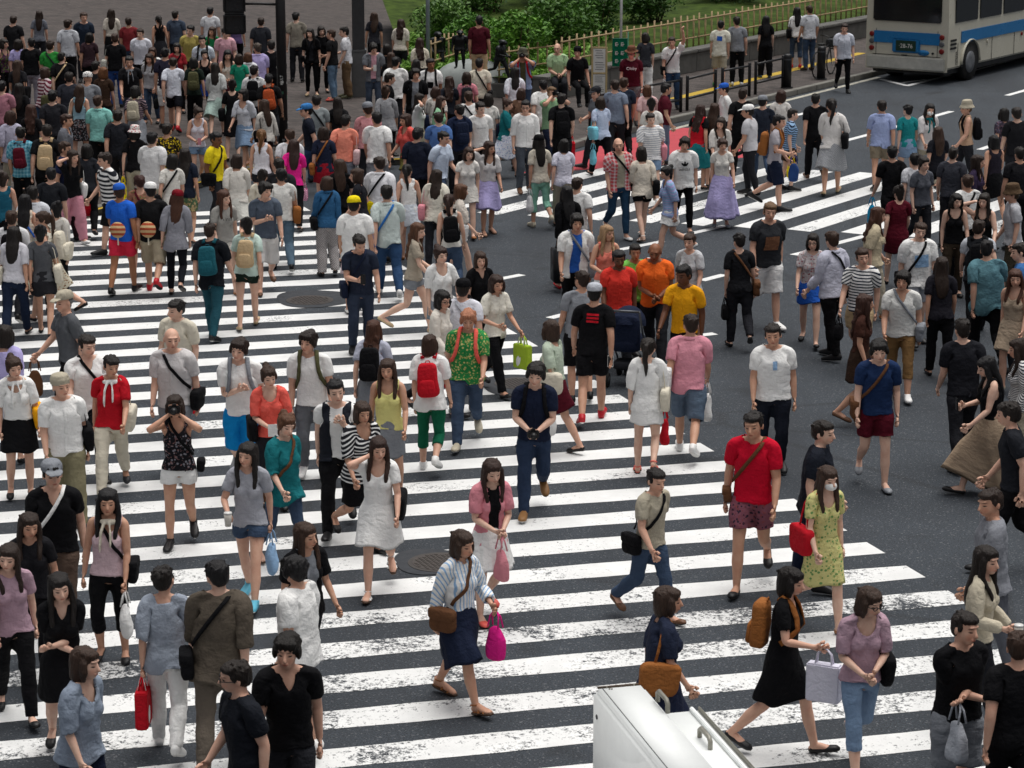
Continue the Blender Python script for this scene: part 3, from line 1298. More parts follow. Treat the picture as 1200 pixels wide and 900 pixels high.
def push(Q, pos, Rg, T, J, sel=None):
    """skirts stay outside the legs they cover"""
    for k in 'LR':
        for a, b, r0, r1 in (('th' + k, 'sh' + k, .105, .075), ('sh' + k, 'ft' + k, .072, .05)):
            A, B = pos[a], pos[b]
            d = B - A
            L2 = d @ d
            t = np.clip((Q - A) @ d / L2, 0, 1)
            c = A + t[:, None] * d
            v = Q - c
            n = np.linalg.norm(v, axis=1)
            r = r0 + (r1 - r0) * t
            m = (n < r) & (t > 0) & (t < 1)
            if sel is not None:
                m &= sel
            Q[m] = c[m] + v[m] / (n[m][:, None] + 1e-6) * r[m][:, None]
    return Q


# ---------------------------------------------------------------- building one person
HAIRS = dict(sh='short', cr='crop', mp='mop', bd='bald', bb='bob', lg='long', wv='wavy', pn='pony', bn='bun', sc='short')
TOPS = {  # kind: (loose, sleeve, hem, neck, part name)
    'tee': (.35, .19, .875, 'round', 'tshirt'), 'big': (1.0, .22, .82, 'round', 'tshirt'), 'vee': (.3, .18, .88, 'v', 'tshirt'),
    'tank': (.15, 0, .90, 'scoop', 'tank_top'), 'polo': (.3, .19, .88, 'collar', 'polo_shirt'), 'shirt': (.55, .22, .86, 'collar', 'shirt'),
    'long': (.3, .50, .88, 'round', 'shirt'), 'lshirt': (.5, .47, .86, 'collar', 'shirt'), 'roll': (.5, .34, .87, 'collar', 'shirt'),
    'blouse': (.6, .25, .90, 'scoop', 'blouse'), 'tunic': (.9, .34, .76, 'round', 'tunic'), 'wide': (1.0, .30, .84, 'scoop', 'blouse'),
    'fit': (.0, .14, .93, 'round', 'tshirt')}
BOTS = {  # kind: (thigh ease, end ease, hem, part name)
    'pants': (.010, .014, .075, 'trousers'), 'slim': (.002, .004, .10, 'trousers'), 'loose': (.026, .034, .06, 'trousers'),
    'capri': (.004, .008, .30, 'trousers'), 'shorts': (.022, .050, .50, 'shorts'), 'hot': (.012, .022, .735, 'shorts'), 'mid': (.020, .040, .62, 'shorts')}
SKIRTS = {'skirt': (.60, .07, .02), 'short': (.68, .07, .03), 'pleat': (.58, .12, .09), 'maxi': (.22, .14, .06), 'pencil': (.55, .0, .0), 'aline': (.48, .13, .04)}
DRESS = {'dress': (.16, 'scoop', .56, .10, .03), 'sdress': (0, 'scoop', .58, .10, .03), 'ldress': (.2, 'round', .40, .06, .02), 'tdress': (.16, 'round', .62, .02, .01), 'bdress': (.19, 'scoop', .52, .01, .01)}
PEOPLE = []
EXTRA = {'1f5a66': 'teal', 'b0502c': 'rust', '0f9fd0': 'bright blue', 'a9c63c': 'lime green', '84d4e8': 'pale blue', 'e6e01a': 'yellow', '9a7448': 'brown', 'b9b8ae': 'pale', '2f6fb5': 'blue', '2f62b5': 'blue', 'd9b7b9': 'pink', '2d4a80': 'blue', 'd9d8e6': 'pale lavender'}


def fab(code):
    """'N' or 'stripe/WN' or 'floral/c0d0a0/206040'"""
    q = code.split('/')
    if len(q) == 1:
        return m_fabric('plain', q[0], q[0])
    if len(q) == 2:
        return m_fabric(q[0], q[1][0], q[1][1] if len(q[1]) > 1 else q[1][0])
    return m_fabric(q[0], q[1], q[2])


def person(line):
    pos_, top, bot, head, ext, label = [s.strip() for s in line.split('|')]
    x, y, f, sex, pk = pos_.split()
    x, y, f = float(x), float(y), float(f)
    seed = int(x * 7919 + y * 104729) % 100003
    rnd = random.Random(seed)
    E = {}
    for t in ext.split():
        a = t.split(':')
        E[a[0]] = a[1:]
    lod = 0 if y > 330 else 1
    if pk[-1].isdigit():
        kind, ph = pk.rstrip('0123456789'), int(pk[len(pk.rstrip('0123456789')):]) / 100
    else:
        kind, ph = pk, rnd.random()
    hgt = float(E['h'][0]) if 'h' in E else (rnd.uniform(1.66, 1.76) if sex == 'm' else rnd.uniform(1.56, 1.63))
    k = hgt / 1.72
    gird = float(E['fat'][0]) if 'fat' in E else rnd.uniform(.93, 1.08)
    look = float(E['look'][0]) if 'look' in E else rnd.uniform(-26, 26)
    lean = float(E['lean'][0]) if 'lean' in E else rnd.uniform(0, 6)
    Rg, bp, T = pose(sex, kind, ph, rnd, look, lean)
    J = JN[sex]
    body = t_body(sex, lod)
    tk, tc = (top.split() + ['', ''])[:2]
    bk, bc = (bot.split() + ['', ''])[:2]
    hk, shoe = (head.split() + ['flat:K'])[:2]
    hq = hk.split('.')
    sq = shoe.split(':')
    # the body shrinks a little under its clothes
    P = body.P
    u, am = arm_uv(P, sex)
    z = P[:, 2]
    sh = np.zeros(len(P))
    inner = tk
    if tk in ('open', 'vest'):
        sleeve = .2
    elif tk in DRESS:
        sleeve = DRESS[tk][0]
    else:
        sleeve = TOPS[tk][1]
    tor = sst(z, .86, .90) * (1 - sst(z, 1.37, 1.42)) * (~am)
    sh = np.maximum(sh, tor)
    if sleeve > 0:
        sh = np.maximum(sh, am * (1 - sst(u, sleeve - .05, sleeve - .01)))
    hem = None
    if bk in BOTS:
        hem = BOTS[bk][2]
    elif bk in SKIRTS:
        hem = max(SKIRTS[bk][0], .72)
    elif tk in DRESS:
        hem = .72
    if hem:
        sh = np.maximum(sh, sst(z, hem + .01, hem + .05) * (z < 1.0))
    if sq[0] in ('shoe', 'boot'):
        sh = np.maximum(sh, (z < .09) * .9)
    Pb = P - body.N * (sh * (.012 + .012 * sst(z, .78, .84) * (1 - sst(z, 1.0, 1.06))))[:, None]

    def fat(Q):
        if abs(gird - 1) < 1e-3:
            return Q
        Q = Q.copy()
        m = sst(Q[:, 2], .5, .95) * (1 - sst(Q[:, 2], 1.30, 1.50))
        xa = np.abs(Q[:, 0])
        m = m * (1 - sst(xa, .22, .30))
        Q[:, 0] *= 1 + (gird - 1) * m
        Q[:, 1] = Q[:, 1] * (1 + (gird - 1) * m * 1.3) - (gird - 1) * m * .08 * (gird > 1.05)
        return Q

    def place(t, Q=None, w=None):
        return skin(fat(t.P if Q is None else Q), t.W if w is None else w, Rg, bp, sex)
    B = place(body, Pb)
    low = B[:, 2].min() - .013
    seat = float(E['seat'][0]) if 'seat' in E else None
    if seat is not None:
        low = bp['pelvis'][2] - .10 - seat / k
    ca, sa = math.cos(math.radians(f)), math.sin(math.radians(f))

    def fin(Q):
        Q = Q.copy()
        Q[:, 2] -= low
        return Q * k
    B = fin(B)
    hm = body.P[:, 2] > 1.66
    ht = B[hm][np.argmax(B[hm][:, 2])] + np.array((0, 0, .018 if hq[0] != 'bd' else .0))
    if 'cap' in E or 'hat' in E or 'bucket' in E or 'beret' in E:
        ht[2] += .03
    g0 = float(E['z'][0]) if 'z' in E else None
    near = np.array([r['loc'][:2] for r in PEOPLE]) if PEOPLE else np.zeros((0, 2))
    for gz in ((0.0, PLAZA_Z) if g0 is None else (g0,)):
        q = gp(x, y, ht[2] + gz)
        wx, wy = q[0] - (ht[0] * ca - ht[1] * sa), q[1] - (ht[0] * sa + ht[1] * ca)
        if g0 is None and gz == 0 and not on_plaza(wx, wy):
            break
    for _ in range(4):      # nobody stands inside somebody else
        for q in near:
            v = np.array((wx, wy)) - q
            d = np.linalg.norm(v)
            if d < .40:
                v = v / d * (.405 - d) if d > .02 else np.array((.3, 0))
                wx, wy = wx + v[0], wy + v[1]
    loc = (wx, wy, gz)
    group = 'people standing or walking on the plaza' if gz > 0 else 'pedestrians walking over the crossing'
    me = body.me.copy()
    me.vertices.foreach_set('co', B.astype(np.float32).ravel())
    me.materials.append(m_skin(E['skin'][0] if 'skin' in E else rnd.choice(['d8ac94', 'e2bca6', 'cda086', 'dcb29b'])))
    root = link('person', me)
    root.location = loc
    root.rotation_euler = (0, 0, math.radians(f))
    art = 'woman' if sex == 'f' else 'man'
    tag(root, label, 'person', group)
    me.update()

    def part(name, t, mat, Q=None):
        m2 = t.me.copy()
        m2.vertices.foreach_set('co', fin(Q if Q is not None else place(t)).astype(np.float32).ravel())
        m2.materials.append(mat)
        o = link(name, m2, root)
        m2.update()
        return o
    # clothes
    if tk in DRESS:
        s_, nk, hm_, fl, pl = DRESS[tk]
        t = t_dress(sex, s_, nk, hm_, fl, pl, lod)
        Q = place(t)
        Q = push(Q, bp, Rg, T, J, t.P[:, 2] < .9)
        part('dress', t, fab(tc), Q)
        t_cloth = t
    else:
        if tk in ('open', 'vest'):
            oc, ic = tc.split('+')
            t = t_top(sex, .15, .14, .90, 'round', lod)
            part('tshirt', t, fab(ic))
            t = t_top(sex, .75, .22 if tk == 'open' else 0, .84, 'v', lod, 1)
            part('jacket' if tk == 'open' else 'vest', t, fab(oc))
            t_cloth = t
        else:
            lo, sl_, hm_, nk, pn = TOPS[tk]
            if bk in ('skirt', 'pleat', 'maxi', 'aline') and hm_ > .86 and tk != 'big':
                hm_ = .99
            t = t_top(sex, lo, sl_, hm_, nk, lod)
            part(pn, t, fab(tc))
            t_cloth = t
        if bk in BOTS:
            a, b, hm_, pn = BOTS[bk]
            t = t_legs(sex, a, b, hm_, 1.05, lod)
            part(pn, t, fab(bc))
        elif bk in SKIRTS:
            hm_, fl, pl = SKIRTS[bk]
            t = t_skirt(sex, hm_, fl, pl)
            part('skirt', t, fab(bc), push(place(t), bp, Rg, T, J))
    for kk in 'LR':
        part('shoe' if sq[0] != 'sandal' else 'sandal', t_shoe(sq[0], kk), m_shoe(sq[1], sq[2] if len(sq) > 2 else {'shoe': 'c9c9c6', 'flat': '2a2522', 'boot': '2a2522', 'sandal': '4a3526'}[sq[0]]))
    if hq[0] != 'no':
        hc = hq[1] if len(hq) > 1 else rnd.choice(['171413', '1b1614', '211a16', '141214', '2b1e17', '3a281e'])
        part('hair', t_hair(HAIRS[hq[0]], lod, seed % 3), m_hair(PAL.get(hc, hc)))
    for hn in ('cap', 'hat', 'bucket', 'beret'):
        if hn in E:
            part('cap' if hn == 'cap' else 'hat', t_hat(hn), fab(E[hn][0]))
    if 'mask' in E:
        part('face_mask', t_mask('mask'), fab('W'))
    if 'glasses' in E:
        part('glasses', t_mask('glasses'), m_plain('plastic', '101012', .3))
    if 'scarf' in E:
        part('scarf', t_scarf(sex), fab(E['scarf'][0]))

    # writing and emblems on shirts
    def onchest(P2, back=False):
        tq = t_cloth.P[(t_cloth.P[:, 1] < -.02) if not back else (t_cloth.P[:, 1] > .05)]
        tq = tq[np.abs(tq[:, 0]) < .2]
        Y = []
        for p in P2:
            d = (tq[:, 0] - p[0]) ** 2 + (tq[:, 2] - p[1]) ** 2
            i = np.argsort(d)[:6]
            Y.append((tq[i, 1].min() - .006) if not back else (tq[i, 1].max() + .006))
        P3 = np.stack([P2[:, 0] if not back else -P2[:, 0], np.array(Y), P2[:, 1]], 1)
        W3 = weights(P3, sex)
        return fin(skin(fat(P3), W3, Rg, bp, sex)), P3
    if 'text' in E:
        for ln in ' '.join(E['text'][:1]).split(';'):
            s_, zz, sz = ln.split(',')
            P2, F2 = glyphs(s_.replace('_', ' '), float(sz))
            P2 = P2 + np.array((0, float(zz)))
            bk_ = 'backtext' in E
            Q, P3 = onchest(P2, bk_)
            m2 = mk_mesh('print', Q, F2, fab(E['text'][1]), P3)
            link('print', m2, root)
    if 'emblem' in E:
        P2, F2 = [], []
        for cx, cz, rx, rz, ang in ((0, .035, .018, .045, 0), (-.035, .02, .018, .042, .8), (.035, .02, .018, .042, -.8)):
            o = len(P2)
            P2.append((cx, cz + 1.255))
            for i in range(14):
                a = 2 * PI * i / 14
                q = (rx * math.cos(a), rz * math.sin(a))
                P2.append((cx + q[0] * math.cos(ang) - q[1] * math.sin(ang), 1.255 + cz + q[0] * math.sin(ang) + q[1] * math.cos(ang)))
            F2 += [(o, o + 1 + i, o + 1 + (i + 1) % 14) for i in range(14)]
        Q, P3 = onchest(np.array(P2))
        link('print', mk_mesh('print', Q, np.array(F2), fab(E['emblem'][0]), P3), root)
    if 'patch' in E:    # printed picture on the chest or back
        n, P2, F2 = 9, [], []
        w, zc, h_ = float(E['patch'][1]), float(E['patch'][2]), float(E['patch'][3])
        for j in range(n):
            for i in range(n):
                P2.append((-w + 2 * w * i / (n - 1), zc - h_ + 2 * h_ * j / (n - 1)))
        for j in range(n - 1):
            for i in range(n - 1):
                a = j * n + i
                F2 += [(a, a + 1, a + n + 1), (a, a + n + 1, a + n)]
        P2 = np.array(P2)
        r_ = ((P2[:, 0] / w) ** 6 + ((P2[:, 1] - zc) / h_) ** 6) ** (1 / 6) if len(E['patch']) < 5 else np.maximum(1, 0 * P2[:, 0])
        Q, P3 = onchest(P2, 'backpatch' in E)
        link('print', mk_mesh('print', Q, np.array(F2), fab(E['patch'][0]), P3), root)
    rec = dict(cloth=fat(t_cloth.P), root=root, Rg=Rg, bp=bp, T=T, low=low, k=k, f=f, loc=np.array(loc), label=label, sex=sex, J=J, E=E, px=(x, y), art=art, gird=gird, group=gz > 0)
    PEOPLE.append(rec)
    return rec


@tcached
def glyphs(s_, size):
    cu = bpy.data.curves.new('t', 'FONT')
    cu.body = s_
    cu.size = size
    cu.align_x = 'CENTER'
    cu.resolution_u = 3
    o = link('t', cu)
    dg = bpy.context.evaluated_depsgraph_get()
    me = bpy.data.meshes.new_from_object(o.evaluated_get(dg))
    bm = bmesh.new()
    bm.from_mesh(me)
    bmesh.ops.triangulate(bm, faces=bm.faces[:])
    P = np.array([(v.co.x, v.co.y) for v in bm.verts])
    F = np.array([[v.index for v in f.verts] for f in bm.faces])
    bm.free()
    bpy.data.objects.remove(o)
    bpy.data.meshes.remove(me)
    bpy.data.curves.remove(cu)
    return P, F


# ---------------------------------------------------------------- things carried (each a thing of its own)
def carry(r):
    E, J, T, k = r['E'], r['J'], r['T'], r['k']
    ca, sa = math.cos(math.radians(r['f'])), math.sin(math.radians(r['f']))
    tw = r['gird'] if r['gird'] > 1 else 1

    def wfin(Q):
        Q = np.asarray(Q, dtype=float).copy()
        Q[:, 2] -= r['low']
        return Q * k

    def thing(name, cat, label, base, group):
        """Empty at BASE (figure space); children get meshes relative to it"""
        b = wfin([base])[0]
        w = (r['loc'][0] + b[0] * ca - b[1] * sa, r['loc'][1] + b[0] * sa + b[1] * ca, r['loc'][2] + b[2])
        e = empty(name, w, math.radians(r['f']), label, cat, group)

        def add(nm, mb, mat, bone=None, smooth=True):
            P = np.array(mb.P)
            rest = P.copy()
            if bone:
                P = (P - J[bone]) @ r['Rg'][bone].T + r['bp'][bone]
            me = mk_mesh(nm, wfin(P) - b, mb.F, mat, rest, smooth)
            return link(nm, me, e)
        return e, add

    def lab(col, what, verb):
        c_ = CNAME.get(col, EXTRA.get(col, 'dark' if '/' not in col else 'checked'))
        n_ = len((c_ + what + r['label']).split())
        c_ = c_ if n_ + 3 < 17 else c_.split()[-1]
        return '%s %s %s the %s' % (c_, what, verb, r['label'])

    def bonept(p, bone='chest'):
        return (np.array(p) - J[bone]) @ r['Rg'][bone].T + r['bp'][bone]
    CL = r['cloth']
    CL = CL[~arm_uv(CL, r['sex'])[1] | (np.abs(CL[:, 0]) < .15)]

    def snap(pts, gap=.010):
        """lays a strap on the cloth it runs over"""
        out = []
        for x, y, z in pts:
            if abs(x) > .15 and abs(y) < .07 and z < 1.36:
                m = CL[(CL[:, 0] * x > 0)]
                i = np.argsort((m[:, 1] - y) ** 2 + (m[:, 2] - z) ** 2)[:8]
                x = math.copysign(np.abs(m[i, 0]).max() + gap, x)
            elif z > 1.455 or abs(y) < .06:
                i = np.argsort((CL[:, 0] - x) ** 2 + (CL[:, 1] - y) ** 2 + (CL[:, 2] < 1.3) * 9)[:6]
                z = CL[i, 2].max() + gap
            else:
                m = CL[(CL[:, 1] - .01) * y > 0]
                i = np.argsort((m[:, 0] - x) ** 2 + (m[:, 2] - z) ** 2)[:6]
                y = math.copysign(np.abs(m[i, 1]).max() + gap, y)
            out.append((x, y, z))
        return out
    hy = lambda z: .150 if z < 1.34 else .150 - .115 * (z - 1.34) / .14

    if 'back' in E:
        c = E['back'][0]
        sc2 = .86 if len(E['back']) > 1 else 1.0
        e, add = thing('backpack', 'backpack', lab(c, 'backpack', 'on'), bonept((0, .25, 1.10)), 'backpacks worn in the crowd')
        mb = MB().soft((0, .212 * tw, 1.20), (.140 * sc2, .078 * sc2, .215 * sc2), .45, 20, .16, .014)
        add('bag_body', mb, fab(c), 'chest')
        add('pocket', MB().soft((0, .285 * tw, 1.115), (.105 * sc2, .03, .095 * sc2), .45, 16, .1, .006), fab(c), 'chest')
        hd = MB().tube([(-.03, .17, 1.405), (-.02, .175, 1.435), (.02, .175, 1.435), (.03, .17, 1.405)], [.006] * 4, 6)
        add('handle', hd, fab(c), 'chest')
        for s in (-1, 1):
            pts = [(s * .065, .15, 1.40), (s * .08, .10, 1.455), (s * .092, .03, 1.487), (s * .098, -.05, 1.468), (s * .105, -.125, 1.40), (s * .112, -.156 * tw, 1.32),
                   (s * .130, -.152 * tw, 1.23), (s * .165, -.10, 1.14), (s * .19 * tw, .0, 1.09), (s * .16, .13, 1.06)]
            if r['sex'] == 'f':
                pts = [(p[0] * .92, p[1] * (1.04 if p[1] < -.1 else .95), p[2]) for p in pts]
            add('strap', MB().ribbon(snap(pts[1:-1]), .05, .012), fab(c), 'chest')
    if 'cross' in E:
        c = E['cross'][0]
        s = 1 if (E['cross'][1] if len(E['cross']) > 1 else 'L') == 'L' else -1
        small = len(E['cross']) > 2
        bs = (.045, .085, .075) if small else (.055, .15, .12)
        bz = .93
        e, add = thing('shoulder_bag', 'shoulder bag', lab(c, 'shoulder bag', 'of'), bonept((s * .23, .03, bz - .12)), 'bags carried in the crowd')
        add('bag_body', MB().soft((s * .228 * tw, .03, bz), bs, .5, 18, .1, .012), fab(c), 'pelvis')
        add('flap', MB().soft((s * (.238) * tw, .03, bz + bs[2] * .45), (bs[0], bs[1] * .98, bs[2] * .5), .45, 16, .0, .006), fab(c), 'pelvis')
        n, fr, bk = 13, [], []
        g = .90 if r['sex'] == 'f' else 1.0
        for i in range(n):
            t = i / (n - 1)
            x = s * (.205 * tw * (1 - t) - .10 * t) * g
            z = 1.02 + (1.482 - 1.02) * t ** .9
            fr.append((x, -(hy(z) * (.96 if r['sex'] == 'm' else 1.0) * tw * math.sqrt(max(0, 1 - (x / (.235 * tw)) ** 2)) + .006) if t < .98 else .0, z))
            bk.append((x, (hy(z) * .92 * math.sqrt(max(0, 1 - (x / (.235 * tw)) ** 2)) + .016) if t < .98 else .02, z))
        add('strap', MB().ribbon(snap(fr[1:-1] + [(-s * .10 * g, .0, 1.492)] + bk[-2:0:-1]), .034, .008), fab(E['cross'][0]), 'chest')
    if 'tote' in E:
        c = E['tote'][0]
        s = 1 if (E['tote'][1] if len(E['tote']) > 1 else 'L') == 'L' else -1
        e, add = thing('tote_bag', 'bag', lab(c, 'tote bag', 'of'), bonept((s * .26, .03, .80)), 'bags carried in the crowd')
        sx = abs(J['uaL'][0])
        add('bag_body', MB().soft((s * (sx + .075), .04, .985), (.058, .165, .145), .42, 18, -.12, .016), fab(c), 'chest')
        for yy in (-.045, .10):
            pts = [(s * (sx + .07), yy, 1.09), (s * (sx + .065), yy * .8, 1.22), (s * (sx + .045), yy * .62, 1.36), (s * (sx - .03), yy * .4, 1.468), (s * (sx - .05), .01, 1.478)]
            add('strap', MB().ribbon(pts, .024, .008, (s, 0, .4)), fab(c), 'chest')
    for key, cat, what in (('hand', 'handbag', 'handbag'), ('plas', 'plastic bag', 'plastic bag'), ('paper', 'paper bag', 'paper bag'), ('case', 'case', 'travel case')):
        if key not in E:
            continue
        c = E[key][0]
        sd = E[key][1] if len(E[key]) > 1 else 'L'
        h = r['bp']['ha' + sd] + r['Rg']['ha' + sd] @ (np.array(((1 if sd == 'L' else -1) * S45, 0, -S45)) * .10)
        names = dict(hand='handbag', plas='plastic_bag', paper='paper_bag', case='travel_case')
        dx, dy, dz, dr = dict(hand=(.06, .15, .11, .13), plas=(.075, .125, .17, .14), paper=(.055, .15, .17, .13), case=(.09, .20, .27, .05))[key]
        cz = h[2] - dr - dz
        cz = max(cz, r['low'] + dz + .01)
        e, add = thing(names[key], cat, lab(c, what, 'of'), (h[0], h[1], cz - dz), 'bags carried in the crowd')
        mb = MB()
        if key == 'plas':
            mb.soft((h[0], h[1], cz), (dx, dy, dz), .75, 22, .45, .03)
        elif key == 'hand':
            mb.soft((h[0], h[1], cz), (dx, dy, dz), .4, 18, .22, .008)
        else:
            mb.box((h[0], h[1], cz), (dx * 2, dy * 2, dz * 2), .012)
        add('bag_body', mb, fab(c) if key != 'case' else m_plain('case_shell', PAL.get(c, c), .4), None, key != 'paper')
        for o in (-1, 1):
            if key == 'case' and o == 1:
                continue
            x = h[0] + o * dx * .5 * (key != 'case')
            zt = cz + dz - .01
            add('handle', MB().tube([(x, h[1] - dy * .5, zt), (h[0] + (x - h[0]) * .4, h[1] - dy * .4, zt + dr * .75), (h[0], h[1] - .02, h[2]), (h[0], h[1] + .02, h[2]),
                                     (h[0] + (x - h[0]) * .4, h[1] + dy * .4, zt + dr * .75), (x, h[1] + dy * .5, zt)], [.008] * 6, 6, ref=(1, 0, 0)), fab(c))
    if 'phone' in E:
        h = r['bp']['haR'] + r['Rg']['haR'] @ (np.array((-S45, 0, -S45)) * .11)
        e, add = thing('phone', 'phone', lab(E['phone'][0] if E['phone'] else 'K', 'phone', 'held by'), h, 'phones and cameras held up')
        add('phone_case', MB().box((h[0] + .01, h[1] - .03, h[2] + .04), (.072, .012, .145), .004), m_plain('plastic', PAL[E['phone'][0] if E['phone'] else 'K'], .3), None, False)
        add('screen', MB().box((h[0] + .01, h[1] - .0232, h[2] + .042), (.062, .002, .12)), m_plain('screen_glass', '0b0c10', .1), None, False)
    if 'camera' in E:
        a = r['bp']['haL'] + r['Rg']['haL'] @ (np.array((S45, 0, -S45)) * .10)
        b = r['bp']['haR'] + r['Rg']['haR'] @ (np.array((-S45, 0, -S45)) * .10)
        h = (a + b) / 2 + np.array((0, -.035, .02))
        e, add = thing('camera', 'camera', 'black camera held up by the ' + r['label'], h, 'phones and cameras held up')
        add('camera_body', MB().box(h, (.13, .055, .085), .012).box((h[0], h[1], h[2] + .05), (.05, .045, .03), .008), m_plain('plastic', '141416', .35), None, False)
        add('lens', MB().tube([(h[0], h[1] - .02, h[2]), (h[0], h[1] - .07, h[2]), (h[0], h[1] - .12, h[2])], [.034, .036, .032], 16, ref=(0, 0, 1)), m_plain('plastic', '141416', .35))
    if 'sheet' in E:     # folded leaflet or paper
        h = r['bp']['haR'] + r['Rg']['haR'] @ (np.array((-S45, 0, -S45)) * .11)
        e, add = thing('leaflet', 'leaflet', lab(E['sheet'][0], 'folded leaflet', 'held by'), h, 'papers held in the crowd')
        add('page', MB().box((h[0] + .02, h[1] - .04, h[2] + .02), (.20, .006, .15), .002), fab(E['sheet'][0]), None, False)
        add('page', MB().box((h[0] + .02, h[1] - .03, h[2] + .018), (.19, .004, .145), .001), fab('O'), None, False)
    if 'cup' in E:
        sd = E['cup'][0] if E['cup'] else 'R'
        h = r['bp']['ha' + sd] + r['Rg']['ha' + sd] @ (np.array(((1 if sd == 'L' else -1) * S45, 0, -S45)) * .09)
        e, add = thing('drink_cup', 'cup', 'drink cup held by the ' + r['label'], h, 'drinks held in the crowd')
        add('cup_body', MB().tube([(h[0], h[1] - .04, h[2] - .07), (h[0], h[1] - .04, h[2] + .06)], [.031, .042], 14), m_plain('plastic', 'c9c4bc', .2))
        add('lid', MB().tube([(h[0], h[1] - .04, h[2] + .06), (h[0], h[1] - .04, h[2] + .075)], [.045, .040], 14), m_plain('plastic', 'dededc', .25))
    if 'fan' in E:       # round paper fan tucked in at the back of the waist
        p = bonept((.02, .19 * tw, 1.06), 'pelvis')
        e, add = thing('paper_fan', 'fan', 'round paper fan behind the ' + r['label'], p, 'paper fans tucked at the waist')
        mb = MB()
        mb.tube([(.02, .183 * tw, 1.06), (.02, .190 * tw, 1.06)], [.125, .125], 28, ref=(0, 0, 1))
        add('fan_blade', mb, fab('stripe/d8b98a/b5543a'), 'pelvis')
        add('fan_handle', MB().box((.02, .178 * tw, .90), (.022, .006, .16), .002), fab('O'), 'pelvis', False)


# ---------------------------------------------------------------- the setting
PLAZA_Z = 0.12
ROAD = math.radians(33.5)                     # the road with the bus runs this way
RD = np.array((math.sin(ROAD), math.cos(ROAD)))
RN = np.array((math.cos(ROAD), -math.sin(ROAD)))
KERB_PX = [(-420, 330), (-60, 292), (62, 263), (180, 232), (300, 200), (420, 193), (520, 190), (610, 186), (655, 178), (700, 164), (780, 145), (904, 116.5), (1016, 90), (1180, 51), (1400, 1)]
KERB = [gp(*p)[:2] for p in KERB_PX]


def on_plaza(x, y):
    for a, b in zip(KERB, KERB[1:]):
        if a[0] <= x <= b[0]:
            t = (x - a[0]) / (b[0] - a[0])
            return y > a[1] + t * (b[1] - a[1])
    return x < KERB[0][0] and y > KERB[0][1]


def struct(name, mb, mat, smooth=False):
    o = mb.build(name, mat, None, smooth)
    o['kind'] = 'structure'
    return o


g = MB()
g.P = [(-400, -60, 0), (400, -60, 0), (400, 500, 0), (-400, 500, 0)]
g.F = [(0, 1, 2, 3)]
struct('road', g, m_asphalt())
# plaza: one raised sheet, its kerb a row of stone blocks
poly = [tuple(p) for p in KERB] + [(300, 420), (-300, 420), (-300, KERB[0][1])]
pm = MB()
pm.P = [(p[0], p[1], PLAZA_Z) for p in poly]
pm.F = [tuple(range(len(poly)))]
me = mk_mesh('plaza', pm.P, pm.F, m_brick(), None, False)
bm = bmesh.new()
bm.from_mesh(me)
bmesh.ops.triangulate(bm, faces=bm.faces[:])
bm.to_mesh(me)
bm.free()
for p in me.polygons:
    if p.normal.z < 0:
        p.flip()
o = link('plaza_pavement', me)
o['kind'] = 'structure'
kb = MB()
for a, b in zip(KERB, KERB[1:]):
    L = np.linalg.norm(b - a)
    n = max(1, int(L / 1.0))
    d = (b - a) / L
    rz = math.atan2(d[1], d[0])
    for i in range(n):
        c = a + d * L * (i + .5) / n
        c = c + np.array((d[1], -d[0])) * .05
        kb.box((c[0], c[1], .068), (L / n - .012, .2, .135), .012, rz)
struct('kerb', kb, m_plain('kerb_stone', '77756f', .8, 0, .3, 3))

# near crossing: bars 0.45 m wide, the same again between them
SA = math.radians(14.8)
SE, SN = np.array((math.cos(SA), math.sin(SA))), np.array((-math.sin(SA), math.cos(SA)))
S0 = gp(705, 637.5)[:2] @ SN
S7 = gp(705, 489)[:2] @ SN
PER = (S7 - S0) / 6.0
R0, R1 = gp(612, 395)[:2], gp(1095, 683)[:2]
Lx0, Lx1 = np.array((-9.6, 45.0)), np.array((-7.6, 18.0))


def meet(s, a, b):
    t = (s - a @ SN) / ((b - a) @ SN)
    return a + t * (b - a)


WORN = {-6: .54, -5: .535, -4: .53, -3: .57, -2: .525, -1: .50, 0: .505}
for i in range(-12, 27):
    s = S0 + i * PER
    rr = random.Random(i * 7 + 3)
    w = PER * .5
    q = [meet(s - w / 2, Lx0, Lx1), meet(s - w / 2, R0, R1), meet(s + w / 2, R0, R1), meet(s + w / 2, Lx0, Lx1)]
    if q[0][1] < 15.5 or q[2][1] > 47:
        continue
    z = .004
    mb = MB()
    n = 24
    for j in range(n + 1):
        t = j / n
        e0, e1 = q[0] * (1 - t) + q[1] * t, q[3] * (1 - t) + q[2] * t
        wv = .012 * math.sin(j * 1.7 + i)
        mb.P += [(e0[0] + SN[0] * wv, e0[1] + SN[1] * wv, z), (e1[0] - SN[0] * wv, e1[1] - SN[1] * wv, z)]
    mb.F = [(2 * j, 2 * j + 2, 2 * j + 3, 2 * j + 1) for j in range(n)]
    wear = WORN.get(i, .49 + rr.uniform(-.02, .025)) - (.0 if i < 1 else .005)
    struct('crossing_stripe', mb, m_paint(round(wear, 2)))


def strip(name, a, b, w, mat, z=.004):
    a, b = np.array(a[:2]), np.array(b[:2])
    d = (b - a) / np.linalg.norm(b - a)
    n = np.array((-d[1], d[0])) * w / 2
    mb = MB()
    mb.P = [(*(a - n), z), (*(b - n), z), (*(b + n), z), (*(a + n), z)]
    mb.F = [(0, 1, 2, 3)]
    return struct(name, mb, mat)


